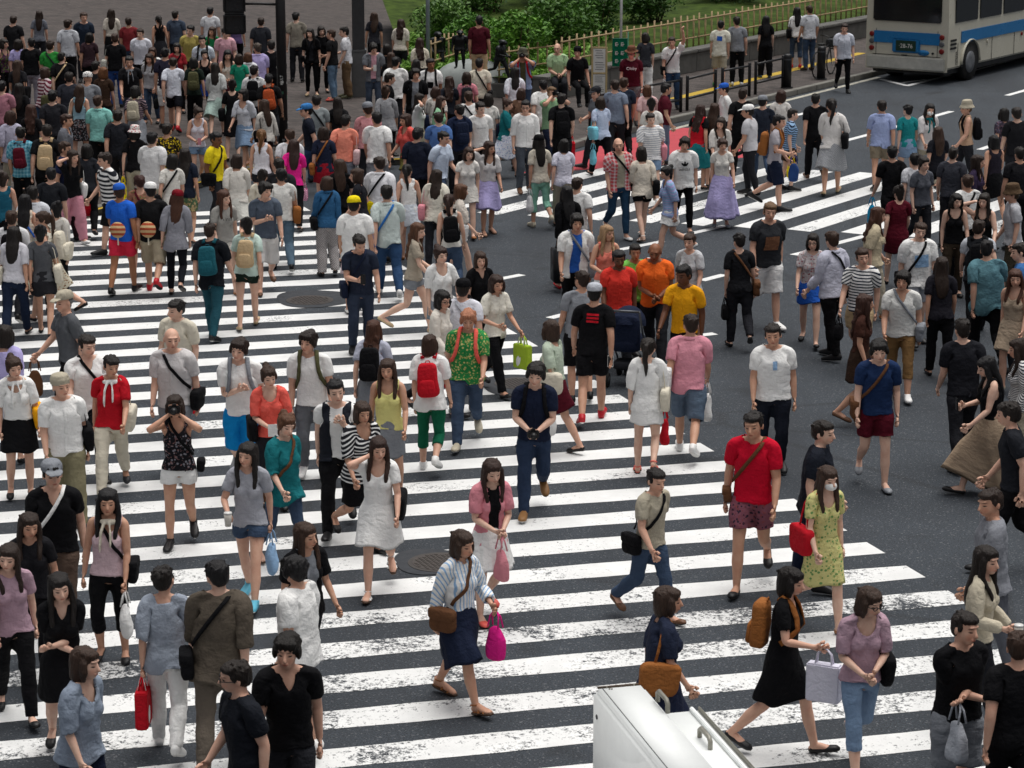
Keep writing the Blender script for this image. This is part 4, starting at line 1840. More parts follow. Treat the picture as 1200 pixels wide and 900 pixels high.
# far crossing: its bars run along the bus road
LA, LB = gp(560, 250)[:2], gp(1060, 277)[:2]
m0 = gp(1000, 250)[:2] @ RN
for i in range(-7, 12):
    s = m0 + i * .92
    t = (s - LA @ RN) / ((LB - LA) @ RN)
    a = LA + t * (LB - LA)
    strip('crossing_stripe', a, a + RD * 7.2, .46, m_paint(.5 + .03 * (i % 3 == 0)))
for a, b, w in (((725, 293), (776, 283), .16), ((800, 276), (850, 264.5), .16), ((822, 329), (849, 322), .16), ((974, 287), (1014, 276.5), .16), ((930, 299), (944, 295.5), .16),
                ((586, 327), (612, 322), .16), ((644, 373), (664, 368), .16), ((822, 393), (838, 391), .16), ((989, 165.5), (1025, 156), .16), ((1041, 151.5), (1059, 146), .16), ((1087, 138.5), (1115, 130.5), .16),
                ((927, 136.5), (953, 130.5), .16), ((1148, 175.5), (1166, 169.5), .16), ((1180, 112), (1215, 102), .16), ((600, 449), (617, 446), .1)):
    strip('lane_dash', gp(*a), gp(*b), w, m_paint(.49))
strip('road_edge_line', gp(786, 152), gp(1030, 90.5), .15, m_paint(.54, 'b9b6a8'))
strip('lane_line', gp(1126, 87), gp(1290, 42), .12, m_paint(.5))
strip('lane_line', gp(1033, 93), gp(1063, 100.5), .16, m_paint(.5))
strip('lane_line', gp(1062, 101), gp(1116, 87.5), .16, m_paint(.5), .008)
strip('lane_line', gp(1058, 97), gp(1085, 93.5), .12, m_paint(.53), .006)
rp = MB()
rp.P = [(*gp(x, y)[:2], .003) for x, y in ((612, 203), (702, 198), (832, 190), (905, 180), (880, 150), (800, 150), (735, 163), (650, 185))]
rp.F = [tuple(range(8))]
struct('red_road_patch', rp, m_paint(.47, 'b8404a'))
# tactile strips of the plaza
for a, b in (((-60, 286), (62, 257)), ((62, 257), (180, 226)), ((180, 226), (300, 194)), ((300, 194), (420, 187)), ((420, 187), (520, 184))):
    strip('tactile_strip', gp(*a, PLAZA_Z), gp(*b, PLAZA_Z), .30, m_paint(.47, 'b99a2a'), PLAZA_Z + .004)
strip('tactile_strip', gp(789, 116, PLAZA_Z), gp(1010, 62, PLAZA_Z), .28, m_paint(.47, 'b99a2a'), PLAZA_Z + .004)
# patches of newer asphalt
for pts in (((318, 347), (352, 340), (400, 339), (420, 346), (415, 358), (370, 364), (325, 359)), ((568, 437), (640, 432), (672, 444), (668, 468), (590, 474), (556, 458)),
            ((455, 656), (478, 642), (520, 638), (556, 650), (560, 668), (520, 680), (470, 676))):
    mb = MB()
    c = np.mean([gp(*p)[:2] for p in pts], 0)
    n = 40
    ang = [math.atan2(*(gp(*p)[:2] - c)[::-1]) for p in pts]
    for i in range(n):
        t = 2 * PI * i / n
        rad = max(abs(gp(*p)[:2][0] - c[0]) for p in pts) * (.92 + .08 * math.sin(3 * t + 1))
        mb.P.append((c[0] + rad * math.cos(t), c[1] + rad * math.sin(t), .0085))
    mb.F = [tuple(range(n))]
    struct('asphalt_patch', mb, m_plain('new_asphalt', '36393e', .85, 0, .25, 9))


def manhole(px, rad, label):
    c = gp(*px)
    e = empty('manhole_cover', (c[0], c[1], 0), .4, label, 'manhole cover', 'round iron manhole covers')
    MB().tube([(0, 0, -.05), (0, 0, .013)], [rad, rad], 40).build('frame', m_plain('iron', '4a4644', .6, .3), e)
    p = MB()
    p.tube([(0, 0, .0), (0, 0, .016)], [rad * .86, rad * .86], 36)
    for i in range(-5, 6):
        for j in range(-5, 6):
            if math.hypot(i, j) < 5.2:
                p.box((i * rad * .15, j * rad * .15, .017), (rad * .09, rad * .09, .008))
    p.build('cover', m_plain('iron_worn', '55504d', .5, .4), e)


manhole((363, 352.5), .36, 'round iron manhole cover near the phone man in navy polo')
manhole((609, 450), .33, 'round manhole cover beside the black heels of woman with green bag')
manhole((516, 660), .33, 'dark manhole cover between white dress woman and blue striped shirt')

# ---------------------------------------------------------------- street furniture
def rail(a, b, label):
    """black pipe guard rail between two places on the pavement"""
    a, b = a.copy(), b.copy()
    L = np.linalg.norm((b - a)[:2])
    rz = math.atan2(b[1] - a[1], b[0] - a[0])
    e = empty('guard_rail', (a[0], a[1], PLAZA_Z), rz, label, 'guard rail', 'black pipe guard rails along the kerb')
    m = m_plain('black_enamel', '1b1b1e', .4, .1)
    for x in (0.05, L - .05):
        MB().tube([(x, 0, -.05), (x, 0, .80), (x, 0, .82)], [.038, .038, .025], 12).build('post', m, e, True)
    for z in (.74, .28):
        MB().tube([(.05, 0, z), (L / 2, 0, z), (L - .05, 0, z)], [.026] * 3, 10, ref=(0, 0, 1)).build('rail', m, e, True)


def bollard(px, label):
    p = gp(px[0], px[1], PLAZA_Z)
    e = empty('bollard', p, 0, label, 'bollard', 'thick black bollards by the kerb')
    m = m_plain('black_enamel', '1b1b1e', .4, .1)
    MB().tube([(0, 0, -.05), (0, 0, .03)], [.16, .15], 20).build('base', m, e)
    MB().tube([(0, 0, .03), (0, 0, .78), (0, 0, .83), (0, 0, .85)], [.11, .11, .10, .06], 20).build('post', m, e, True)
    MB().tube([(0, 0, .70), (0, 0, .73)], [.114, .114], 20).build('band', m_plain('steel', '5a5c60', .4, .6), e)


RP = [((690, 153), (742, 142), 'black guard rail nearest the green sign'), ((744, 141), (799, 131), 'black guard rail in front of the man in brown hat'),
      ((804, 130), (839, 121), 'black guard rail with a white sticker on its post'), ((845, 119.5), (879, 112.5), 'black guard rail below the child in white jacket'),
      ((884, 111), (918, 103), 'black guard rail ending at the thick bollard')]
for a, b, l in RP:
    rail(gp(*a, PLAZA_Z), gp(*b, PLAZA_Z), l)
bollard((922, 103), 'thick black bollard at the end of the guard rails')
bollard((962, 93), 'thick black bollard in front of the parked bicycle')


def ribbed_fence(a, b, label, h=.85):
    L = np.linalg.norm((b - a)[:2])
    rz = math.atan2(b[1] - a[1], b[0] - a[0])
    e = empty('bamboo_fence', a, rz, label, 'fence', 'bamboo fences round the planting')
    m = m_plain('bamboo', 'a8906a', .6, 0, .35, 8)
    n = max(2, int(L / .34))
    for i in range(n + 1):
        x = L * i / n
        MB().tube([(x, 0, -.1), (x, 0, h + R.uniform(-.03, .05))], [.026, .023], 8).build('pole', m, e, True)
    for z in (h * .32, h * .86):
        MB().tube([(-.1, -.035, z), (L / 2, -.035, z + .01), (L + .1, -.035, z)], [.022] * 3, 8, ref=(0, 0, 1)).build('rail', m, e, True)


# stone retaining wall along the pavement with planting behind it
WZ = PLAZA_Z + .58
wa, wb = gp(640, 119, PLAZA_Z), gp(1016, 44, PLAZA_Z)
wd = (wb - wa)[:2] / np.linalg.norm((wb - wa)[:2])
wn2 = np.array((-wd[1], wd[0]))
wend = wa[:2] + wd * 60
mb = MB()
L = 60
rz = math.atan2(wd[1], wd[0])
for i in range(40):
    c = wa[:2] + wd * (i + .5) * 1.5 + wn2 * .2
    mb.box((c[0], c[1], PLAZA_Z + .25), (1.488, .4, .5), .012, rz)
    mb.box((c[0], c[1], PLAZA_Z + .54), (1.492, .48, .085), .02, rz)
o = mb.build('stone_wall', m_plain('granite', '5e5d5a', .75, 0, .3, 4))
tag(o, 'low grey stone wall with a flat coping along the pavement', 'wall')
left = gp(470, 106, PLAZA_Z)
mb = MB()
ld = (wa - left)[:2]
ll = np.linalg.norm(ld)
ld /= ll
ln = np.array((-ld[1], ld[0]))
for i in range(int(ll / 1.2) + 1):
    c = left[:2] + ld * min((i + .5) * 1.2, ll - .3) + ln * .2
    mb.box((c[0], c[1], PLAZA_Z + .17), (1.17, .36, .34), .02, math.atan2(ld[1], ld[0]))
o = mb.build('stone_edging', m_plain('granite', '5e5d5a', .75, 0, .3, 4))
tag(o, 'low stone edging of the planted bed behind the bronze figures', 'wall')
bed = [left[:2] + ln * .35, wa[:2] + wn2 * .4, wend + wn2 * .4, wend + wn2 * 14, left[:2] + np.array((-1.5, 16))]
zz = [.40, .52, .5, 1.6, 1.6]
mb = MB()
mb.P = [(p[0], p[1], PLAZA_Z + z) for p, z in zip(bed, zz)]
mb.F = [(0, 1, 3), (0, 3, 4), (1, 2, 3)]
m = NT('soil_grass', .95, .1)
m.base(m.mix(m.ramp(m.noise(m.pos(), 2.2, 5), .4, .6), lin('2c3a18'), lin('415222')))
struct('planted_bed', mb, m.m)


@cached
def m_leaf(c, c2):
    m = NT('leaf', .55, .35)
    p = m.pos()
    q = m.n('ShaderNodeNewGeometry').outputs['Random Per Island']
    m.base(m.mix(q, lin(c), lin(c2)))
    m.p.inputs['Subsurface Weight'].default_value = .0
    return m.m


def leaves(n, fn, size, seed):
    r = random.Random(seed)
    P, F = [], []
    for i in range(n):
        c = fn(r)
        a, b, t = r.uniform(0, 2 * PI), r.uniform(-.9, .9), r.uniform(0, 2 * PI)
        s = size * r.uniform(.6, 1.3)
        d = np.array((math.cos(a) * math.cos(b), math.sin(a) * math.cos(b), math.sin(b)))
        w = unit(np.cross(d, (math.sin(t), math.cos(t), .7)))
        up = np.cross(w, d)
        o = len(P)
        P += [c - d * s, c + w * s * .42 + up * s * .08, c + d * s, c - w * s * .42 + up * s * .08]
        F += [(o, o + 1, o + 2, o + 3)]
    return np.array(P), np.array(F)


def shrub(c, rad, h, n, label, col, seed, size=.07):
    e = empty('shrub', c, 0, label, 'shrub', 'shrubs in the planted bed')
    r0 = random.Random(seed)
    blobs = [(np.array((r0.uniform(-.6, .6) * rad, r0.uniform(-.5, .5) * rad, h * r0.uniform(.3, .8))), rad * r0.uniform(.35, .6)) for _ in range(9)]

    def fn(r):
        b, q = r.choice(blobs)
        d = unit((r.gauss(0, 1), r.gauss(0, 1), r.gauss(0, 1)))
        p = b + d * q * r.uniform(.6, 1.05) * np.array((1, 1, .9 * h / max(h, rad)))
        p[2] = max(p[2], .05)
        return p
    P, F = leaves(n, fn, size, seed)
    link('foliage', mk_mesh('foliage', P, F, m_leaf(*col), None, False), e)
    mb = MB()
    for i in range(5):
        a = i * 1.3
        mb.tube([(0, 0, -.2), (rad * .25 * math.cos(a), rad * .25 * math.sin(a), h * .4), (rad * .4 * math.cos(a), rad * .4 * math.sin(a), h * .75)], [.03, .02, .008], 6)
    mb.build('stem', m_plain('bark', '4b3a2c', .9), e)


def bedpt(x, y, z=.5):
    return gp(x, y, PLAZA_Z + z)


shrub(bedpt(604, 84), .85, 1.5, 5200, 'dense bright green shrub behind the photographer in bucket hat', ('3c6a1c', '6a9a34'), 11)
shrub(bedpt(560, 66), .8, 1.2, 3600, 'low green shrub behind the squatting bronze figure', ('35601d', '5f8c34'), 12)
shrub(bedpt(655, 60), 1.1, 1.5, 4600, 'broad green shrub behind the bald man in green shirt', ('31581c', '587f30'), 13)
shrub(bedpt(700, 52), 1.0, 1.6, 4200, 'dark green shrub behind the white notice board', ('2b4d1a', '4c742b'), 14)
shrub(bedpt(505, 58), 1.0, 1.4, 3600, 'loose green shrub at the left end of the planted bed', ('35581f', '648a3a'), 15)
shrub(bedpt(768, 34), 1.2, 1.7, 4200, 'green shrub beyond the bamboo fence above the man waving', ('2c4c1c', '4d702e'), 16)
shrub(bedpt(850, 14), 1.3, 1.7, 4200, 'green shrub beyond the fence above the child in white jacket', ('2a471b', '466a2b'), 17)
shrub(bedpt(575, 30), 1.3, 1.9, 4200, 'tall green shrub at the back of the planted bed', ('2d5219', '517a2c'), 18)

shrub(bedpt(905, 2), 1.3, 1.6, 4000, 'green shrub beyond the fence above the woman in wide trousers', ('2d4b1d', '4a6c2c'), 19)
shrub(bedpt(965, -14), 1.3, 1.8, 4000, 'green shrub beyond the fence nearest the bus', ('27441a', '44662a'), 20)
shrub(bedpt(720, 18), 1.5, 1.8, 4600, 'wide dark shrub far back in the planted bed above the white notice board', ('2a481a', '456a28'), 21)
shrub(bedpt(640, 22), 1.5, 1.9, 4600, 'wide green shrub far back in the bed above the bald man', ('31531c', '54792f'), 22)


def grassfn(r):
    t, s = r.random(), r.random()
    a = left[:2] * (1 - t) + wa[:2] * t
    b = left[:2] * (1 - t) + (wa[:2] + wd * 4) * t + np.array((0, 6.0))
    p = a * (1 - s) + b * s
    return np.array((p[0], p[1] + .4, PLAZA_Z + .47 + .06 * r.random() + s * .3))


P, F = leaves(9000, grassfn, .09, 5)
o = link('ground_cover', mk_mesh('ground_cover', P, F, m_leaf('47701f', '76a03a'), None, False))
tag(o, 'low bright green ground cover filling the planted bed', 'ground cover', kind='stuff')
f1 = gp(690, 96, WZ)
f2 = gp(1016, 27, WZ)
off = np.array((*(wn2 * .55), 0))
f1 = np.array((*(wa[:2] + wd * 1.6 + wn2 * .55), WZ - .05))
for i, (t0, t1, l) in enumerate(((0, 7, 'bamboo fence above the wall beside the white notice board'), (7, 14, 'bamboo fence above the wall behind the waving man'), (14, 22, 'bamboo fence above the wall behind the parked bicycle'))):
    ribbed_fence(f1 + np.array((*(wd * t0), 0)), f1 + np.array((*(wd * (t1 - .3)), 0)), l)
ribbed_fence(bedpt(585, 93, .42), bedpt(652, 80, .5), 'short bamboo fence behind the photographer in bucket hat', .75)
ribbed_fence(bedpt(505, 84, .42), bedpt(556, 66, .45), 'slanting bamboo fence behind the bronze figures', .8)

# bronze figures on a rounded stone (plain generic children)
c = gp(556, 112, PLAZA_Z)
mb = MB()
mb.ball((0, .35, .06), (1.12, .75, .80), 32)
P = np.array(mb.P)
P = P + np.array([np.array(noise.noise_vector(Vector(p * 2.2))) * .035 for p in P])
P[:, 2] = np.maximum(P[:, 2], -.05)
mb.P = [tuple(p) for p in P]
st = empty('boulder', c, 0, 'big smooth grey stone carrying three bronze figures', 'stone')
mb.build('dome', m_plain('grey_stone', '8d9391', .7, 0, .3, 3), st, True)
MB().box((0, .4, .06), (2.6, 1.6, .26), .04).build('plinth', m_plain('granite', '5e5d5a', .75, 0, .3, 4), st)
bronze = m_plain('bronze', '26282a', .42, .6, .4, 12)


def figure(x, y, z, f, kind, ph, label, hk):
    rnd = random.Random(int(x))
    Rg, bp, T = pose('m', kind, ph, rnd, 10, 6)
    b = t_body('m', 1)
    P = b.P.copy()
    hm = sst(P[:, 2], 1.45, 1.56)
    P[:, :2] *= (1 + .25 * hm)[:, None]
    Q = skin(P, b.W, Rg, bp, 'm')
    Q[:, 2] -= Q[:, 2].min()
    Q *= hk / 1.72
    Q[:, :2] *= 1.5
    me = b.me.copy()
    me.vertices.foreach_set('co', Q.astype(np.float32).ravel())
    me.materials.append(bronze)
    me.update()
    o = link('bronze_figure', me)
    o.location = gp(x, y, z)
    o.rotation_euler = (0, 0, math.radians(f))
    tag(o, label, 'statue', 'bronze figures of children on the stone')
    t = t_top('m', .2, .15, .84, 'round', 1)
    m2 = t.me.copy()
    q = skin(t.P, t.W, Rg, bp, 'm')
    q[:, 2] -= skin(P, b.W, Rg, bp, 'm')[:, 2].min()
    q *= hk / 1.72
    q[:, :2] *= 1.5
    m2.vertices.foreach_set('co', q.astype(np.float32).ravel())
    m2.materials.append(bronze)
    m2.update()
    link('smock', m2, o)


figure(513, 84, PLAZA_Z + .34, 20, 'w', .2, 'dark bronze figure of a child stepping, left on the stone', 1.02)
figure(539, 80, PLAZA_Z + .72, -5, 'stand', .3, 'stout bronze figure of a child standing on top of the stone', .92)
figure(586, 93, PLAZA_Z + .50, 60, 'w_hands', .35, 'slim bronze figure of a child leaning on the right of the stone', .98)

# notice board on bamboo posts
c = gp(702, 118, PLAZA_Z)
e = empty('notice_board', c, math.radians(-8), 'white notice board in a pale wooden frame by the wall', 'notice board')
wood = m_plain('pale_wood', 'b9a67c', .6)
for x in (-.17, .17):
    MB().box((x, 0, .62), (.045, .045, 1.34), .006).build('post', wood, e)
for z in (1.27, .66, .14):
    MB().box((0, 0, z), (.294, .04, .04), .005).build('crossbar', wood, e)
paper = m_plain('paper', 'cfd0cd', .8, 0, .08)
for z, h in ((.965, .56), (.40, .46)):
    s = MB().box((0, -.012, z), (.290, .012, h)).build('notice_sheet', paper, e)
    t = MB()
    for k in range(9):
        if k == 4:
            continue
        t.box((R.uniform(-.02, .02), -.0195, z + h * (.42 - .1 * k)), (.22 + R.uniform(-.06, .02), .002, h * .028))
    t.build('printed_lines', m_plain('ink', '777a7d', .8), s)
# green panel on a thin pole
c = gp(735, 141, PLAZA_Z)
e = empty('street_banner', c, math.radians(-5), 'green cloth panel with white marks on a thin pole', 'banner')
MB().tube([(0, 0, 0), (0, 0, 2.0)], [.014, .013], 8).build('pole', m_plain('green_paint', '146b52', .5), e, True)
gm = MB()
for j in range(8):
    for i in range(9):
        x, zq = -.355 + .34 * i / 8, 1.22 + .62 * j / 7
        gm.P.append((x, .012 * math.sin(i * 1.4 + j), zq))
for j in range(7):
    for i in range(8):
        gm.F.append((j * 9 + i, j * 9 + i + 1, j * 9 + i + 10, j * 9 + i + 9))
gm.P += [(p[0], p[1] + .012, p[2]) for p in gm.P]
gm.F += [tuple(72 + i for i in f[::-1]) for f in gm.F]
panel = gm.build('panel', m_fabric('plain', '0c6b4d', '0c6b4d'), e, True, True)
t = MB()
for x, zq in ((-.25, 1.72), (-.12, 1.72), (-.25, 1.52), (-.12, 1.52), (-.25, 1.34), (-.12, 1.34)):
    for dz in (-.035, .0, .035):
        t.box((x, -.024, zq + dz), (.075 - abs(dz), .006, .014))
    t.box((x - .03, -.024, zq), (.012, .006, .08))
t.build('lettering', m_plain('white_paint', 'dadcd8', .6), panel)
MB().tube([(-.36, 0, 1.845), (0, 0, 1.845)], [.01, .01], 6, ref=(0, 0, 1)).build('crossbar', m_plain('green_paint', '146b52', .5), e)


def pole(px, rad, h, col, label, name='lamp_post', cat='pole'):
    c = gp(*px, PLAZA_Z)
    e = empty(name, c, 0, label, cat, 'slim light poles at the back of the plaza')
    MB().tube([(0, 0, 0), (0, 0, .12), (0, 0, .14)], [rad * 1.5, rad * 1.5, rad], 16).build('base', m_plain('steel_paint', col, .5, .2), e)
    MB().tube([(0, 0, .12), (0, 0, h)], [rad, rad * .85], 16).build('shaft', m_plain('steel_paint', col, .5, .2), e, True)


pole((502, 104), .055, 4.5, '8a969c', 'pale grey pole behind the bronze figures')
pole((727, 112), .035, 4.0, 'c9ccca', 'thin white pole behind the green panel')
# signal pole covered in stickers
c = gp(332, 174, PLAZA_Z)
e = empty('signal_pole', c, 0, 'black signal pole covered with stickers on the plaza edge', 'signal pole')
MB().tube([(0, 0, 0), (0, 0, 5.4)], [.105, .10], 20).build('shaft', m_plain('pole_black', '1f1f21', .5, .1), e, True)
MB().tube([(0, 0, 0), (0, 0, .10)], [.15, .14], 20).build('base', m_plain('pole_black', '1f1f21', .5, .1), e)
rs = random.Random(9)
scol = ['b9bab6', '8d2f2a', '3f6a78', '4d4f52', 'a7552c', '2f5e4a', 'd8d8d4', '6a6c70', '54402f']
for i in range(46):
    z, a = rs.uniform(.15, 1.9), rs.uniform(0, 2 * PI)
    w, h = rs.uniform(.025, .06), rs.uniform(.025, .07)
    s = MB()
    for j in range(5):
        b = a + (j - 2) / 4 * w / .1
        for r_, zq in ((.1105, z - h / 2), (.1105, z + h / 2)):
            s.P.append((r_ * math.cos(b), r_ * math.sin(b), zq))
    s.F = [(2 * j, 2 * j + 2, 2 * j + 3, 2 * j + 1) for j in range(4)]
    s.build('sticker', m_plain('sticker_' + str(i % 9), scol[i % 9], .5, 0, .5, 40), e)
P2, F2 = glyphs('KULT', .085)
tm = MB()
tm.P = [(-.111 * math.sin(-p[1] / .111 * 0 + (p[0] - .0) * 0) + p[1] * 0 + .0 + (p[1] - .03) * -1.0, -.1125, 1.45 + p[0]) for p in P2]
tm.F = [tuple(f) for f in F2]
lt = tm.build('lettering', m_plain('white_paint', 'dadcd8', .6), e)
arm = MB().tube([(0, 0, 3.0), (-.4, -.02, 3.02), (-1.0, -.05, 3.02)], [.03, .028, .028], 10, ref=(0, 0, 1)).build('bracket', m_plain('pole_black', '1f1f21', .5, .1), e, True)
# pedestrian signal hung from the bracket
sg = empty('pedestrian_signal', tuple(np.array(c) + np.array((-.95, -.06, 2.42))), math.radians(8), 'black pedestrian signal box hanging beside the sticker covered pole', 'signal')
MB().box((0, 0, .19), (.46, .30, .42), .03).box((0, 0, .62), (.46, .30, .40), .03).build('housing', m_plain('pole_black', '1f1f21', .5, .1), sg)
for z in (.19, .62):
    MB().box((0, -.155, z), (.36, .012, .32), .004).build('lens', m_plain('dark_glass', '24272b', .25), sg)
    hd = MB()
    hd.box((0, -.21, z + .185), (.44, .14, .012)).box((-.215, -.21, z + .01), (.012, .14, .34)).box((.215, -.21, z + .01), (.012, .14, .34))
    hd.build('hood', m_plain('pole_black', '1f1f21', .5, .1), sg)
MB().tube([(0, .05, .82), (0, .05, .62)], [.03, .03], 8).build('hanger', m_plain('pole_black', '1f1f21', .5, .1), sg)
# grey metal pillar
c = gp(421, 113, PLAZA_Z)
e = empty('metal_pillar', c, math.radians(4), 'square grey metal pillar beside the man in grey jacket', 'pillar')
MB().box((0, 0, .55), (.36, .36, 1.1), .012).build('base', m_plain('pillar_grey', '5b5c5d', .5, .2), e)
MB().box((0, 0, 2.3), (.30, .30, 2.4), .01).build('shaft', m_plain('pillar_dark', '3a3b3d', .45, .2), e)
MB().box((0, 0, 1.12), (.38, .38, .05), .008).build('collar', m_plain('pillar_grey', '5b5c5d', .5, .2), e)

# parked bicycle
c = gp(966, 92, PLAZA_Z)
e = empty('bicycle', (c[0] + .05, c[1] + .55, PLAZA_Z), math.radians(62), 'dark bicycle parked behind the thick bollard', 'bicycle')
bk = m_plain('bike_black', '191a1c', .35, .3)
for x in (-.52, .52):
    w = MB().tube([(x + .33 * math.cos(t), 0, .34 + .33 * math.sin(t)) for t in np.linspace(0, 2 * PI, 33)], [.018] * 33, 8, ref=(0, 1, 0)).build('wheel', m_plain('rubber', '141414', .8), e, True)
    sp = MB()
    for i in range(14):
        t = i * 2 * PI / 14
        sp.tube([(x, 0, .34), (x + .32 * math.cos(t), 0, .34 + .32 * math.sin(t))], [.003] * 2, 4)
    sp.build('spokes', m_plain('steel', '8a8c90', .3, .8), w)
fr = MB()
for a, b in (((-.52, 0, .34), (-.08, 0, .30)), ((-.52, 0, .34), (-.17, 0, .70)), ((-.08, 0, .30), (-.20, 0, .80)), ((-.08, 0, .30), (.36, 0, .72)), ((-.18, 0, .66), (.34, 0, .80)), ((.34, 0, .92), (.52, 0, .34))):
    fr.tube([a, b], [.018, .016], 8, ref=(0, 1, 0))
fr.build('frame', bk, e, True)
MB().tube([(.34, -.26, 1.02), (.40, -.12, 1.0), (.34, 0, .96), (.40, .12, 1.0), (.34, .26, 1.02)], [.013] * 5, 8, ref=(0, 0, 1)).build('handlebar', bk, e, True)
MB().soft((-.22, 0, .84), (.13, .075, .03), .6, 14, -.2).build('saddle', m_plain('rubber', '141414', .8), e, True)
MB().tube([(-.08, -.09, .16), (-.08, 0, .30), (-.08, .09, .44)], [.012] * 3, 8, ref=(1, 0, 0)).build('crank', bk, e, True)
bs = MB()
bs.box((.62, 0, .80), (.28, .32, .20), .02)
bs.build('basket', m_plain('steel_dark', '3a3c3f', .5, .5), e)

# ---------------------------------------------------------------- city bus, seen from behind
bo = gp(1015.5, 94)
bus = empty('city_bus', (bo[0], bo[1], 0), -ROAD, 'cream and blue city bus parked at the kerb, seen from behind', 'bus')
BW, BL, BH = 2.2, 10.6, 3.05      # x: across (from the kerb), y: forward
cream = m_plain('bus_cream', 'c6c2b2', .3, 0, .12, 1.5)
blue = m_plain('bus_blue', '1d6fa8', .3, 0, .1, 1.5)
dark = m_plain('bus_black', '17181a', .5)
red = m_plain('lamp_red', '7a1a18', .2)
glass = m_plain('bus_glass', '14181c', .06)
prof = [(.0, .38), (.0, .95), (.0, 1.5), (.02, 2.2), (.05, 2.75), (.14, 2.95), (.35, 3.05)]
mb = MB()
sec = prof + [(BW - a, b) for a, b in prof[::-1]]
n = len(sec)
cut_y = [0, 2.1, 2.1, 3.2, 3.2, BL]
mb.P = [(a, 0, b) for a, b in sec] + [(a, BL, b) for a, b in sec]
mb.F = [(i, (i + 1) % n, n + (i + 1) % n, n + i) for i in range(n)] + [tuple(range(n)), tuple(range(n, 2 * n))]
sh = MB()
sh.add(mb.P, mb.F)
body = sh.build('body', cream, bus)
bv = body.modifiers.new('b', 'BEVEL')
bv.width, bv.segments = .05, 3
MB().box((BW / 2, -.03, .52), (BW - .02, .08, .34), .03).build('bumper', m_plain('bus_bumper', 'b9b8b0', .45, 0, .25, 5), bus)
MB().box((BW / 2, -.012, 1.16), (BW - .36, .03, .30), .006).build('blue_band', blue, bus)
MB().box((BW / 2, -.014, 2.05), (BW - .30, .03, .95), .03).build('rear_window', glass, bus)
for s in (0, 1):
    x0 = -.012 + s * (BW + .024)
    MB().box((x0, BL / 2 + .4, 1.16), (.02, BL - 1.0, .30), .004).build('blue_band', blue, bus)
    for i in range(6):
        MB().box((x0, 1.2 + i * 1.55, 1.98), (.02, 1.40, .85), .006).build('window', glass, bus)
    for yw in (1.5, 7.4):
        w = MB()
        xw = .14 + s * (BW - .28)
        sd = 1 if s else -1
        w.tube([(xw - .14 * sd, yw, .48), (xw + .16 * sd, yw, .48)], [.48, .48], 32, ref=(0, 0, 1))
        wo = w.build('wheel', m_plain('rubber', '141414', .8), bus, True)
        MB().tube([(xw + .10 * sd, yw, .48), (xw + .168 * sd, yw, .48), (xw + .172 * sd, yw, .48)], [.29, .28, .12], 28, ref=(0, 0, 1)).build('rim', m_plain('steel', '8a8c90', .4, .6), wo, True)
        a = MB()
        arcp = [(x0 + .006 * sd, yw + .58 * math.cos(t), .46 + .60 * math.sin(t)) for t in np.linspace(0, PI, 17)]
        a.tube(arcp, [(.02, .05)] * 17, 8, ref=(1, 0, 0))
        a.build('wheel_arch', cream, bus, True)
        d_ = MB()
        pts = [(yw + .56 * math.cos(t), .46 + .58 * math.sin(t)) for t in np.linspace(0, PI, 17)] + [(yw - .56, .385), (yw + .56, .385)]
        d_.P = [(x0 - .002 * sd, p[0], p[1]) for p in pts] + [(x0 + .004 * sd, p[0], p[1]) for p in pts]
        m_ = len(pts)
        d_.F = [tuple(range(m_)), tuple(range(m_, 2 * m_))]
        d_.build('wheel_well', dark, bus)
    for yy in (.7, 2.9, 4.4):
        MB().box((x0 + .002, yy, .72), (.008, .012, .62)).build('panel_seam', dark, bus)
x0 = BW + .014
for z in (1.12, 1.02, .92):
    MB().box((x0, .42, z), (.02, .36, .055), .008).build('vent', dark, bus)
for i in range(7):
    MB().box((x0, .62 + .02 * (i % 2), .80 - i * .05), (.012, .05, .022)).build('badge_mark', dark, bus)
for yy, c_ in ((4.9, red), (5.25, dark), (2.6, cream)):
    MB().tube([(x0 - .01, yy, .92), (x0 + .02, yy, .92)], [.05, .045], 14, ref=(0, 0, 1)).build('side_lamp', c_, bus)
for x in (.12, BW - .12):
    for z, c_ in ((1.22, red), (1.04, m_plain('lamp_clear', '5b5d60', .2)), (.86, red)):
        MB().tube([(x, .02, z), (x, -.035, z), (x, -.04, z)], [.068, .066, .04], 18, ref=(0, 0, 1)).build('tail_lamp', c_, bus, True)
    MB().box((x + (.12 if x < 1 else -.12), -.004, .95), (.01, .012, .84)).build('panel_seam', dark, bus)
MB().box((BW / 2, -.006, .71), (BW - .3, .012, .012)).build('panel_seam', dark, bus)
MB().box((BW / 2, -.022, .96), (.78, .05, .36), .03).build('plate_holder', blue, bus)
pl = MB().box((BW / 2, -.052, .96), (.56, .012, .27), .012).build('licence_plate', m_plain('plate_green', '123527', .5), bus)
P2, F2 = glyphs('·28-76', .155)
tm = MB()
tm.P = [(BW / 2 + p[0], -.0605, .905 + p[1]) for p in P2]
tm.F = [tuple(f) for f in F2]
tm.build('plate_number', m_plain('plate_white', 'dcdcd6', .5), pl)
ov = MB().tube([(BW - .62, -.004, .80), (BW - .62, -.03, .80)], [(.16, .075), (.15, .07)], 24, ref=(0, 0, 1)).build('oval_badge', blue, bus, True)
MB().tube([(BW - .36, -.004, .80), (BW - .36, -.03, .80)], [.03, .028], 12, ref=(0, 0, 1)).build('keyhole', dark, bus)
MB().box((BW / 2 - .05, -.02, .715), (.16, .02, .03)).build('latch', dark, bus)
MB().box((BW / 2, BL / 2, .34), (BW - .2, BL - .3, .2)).build('underbody', dark, bus)

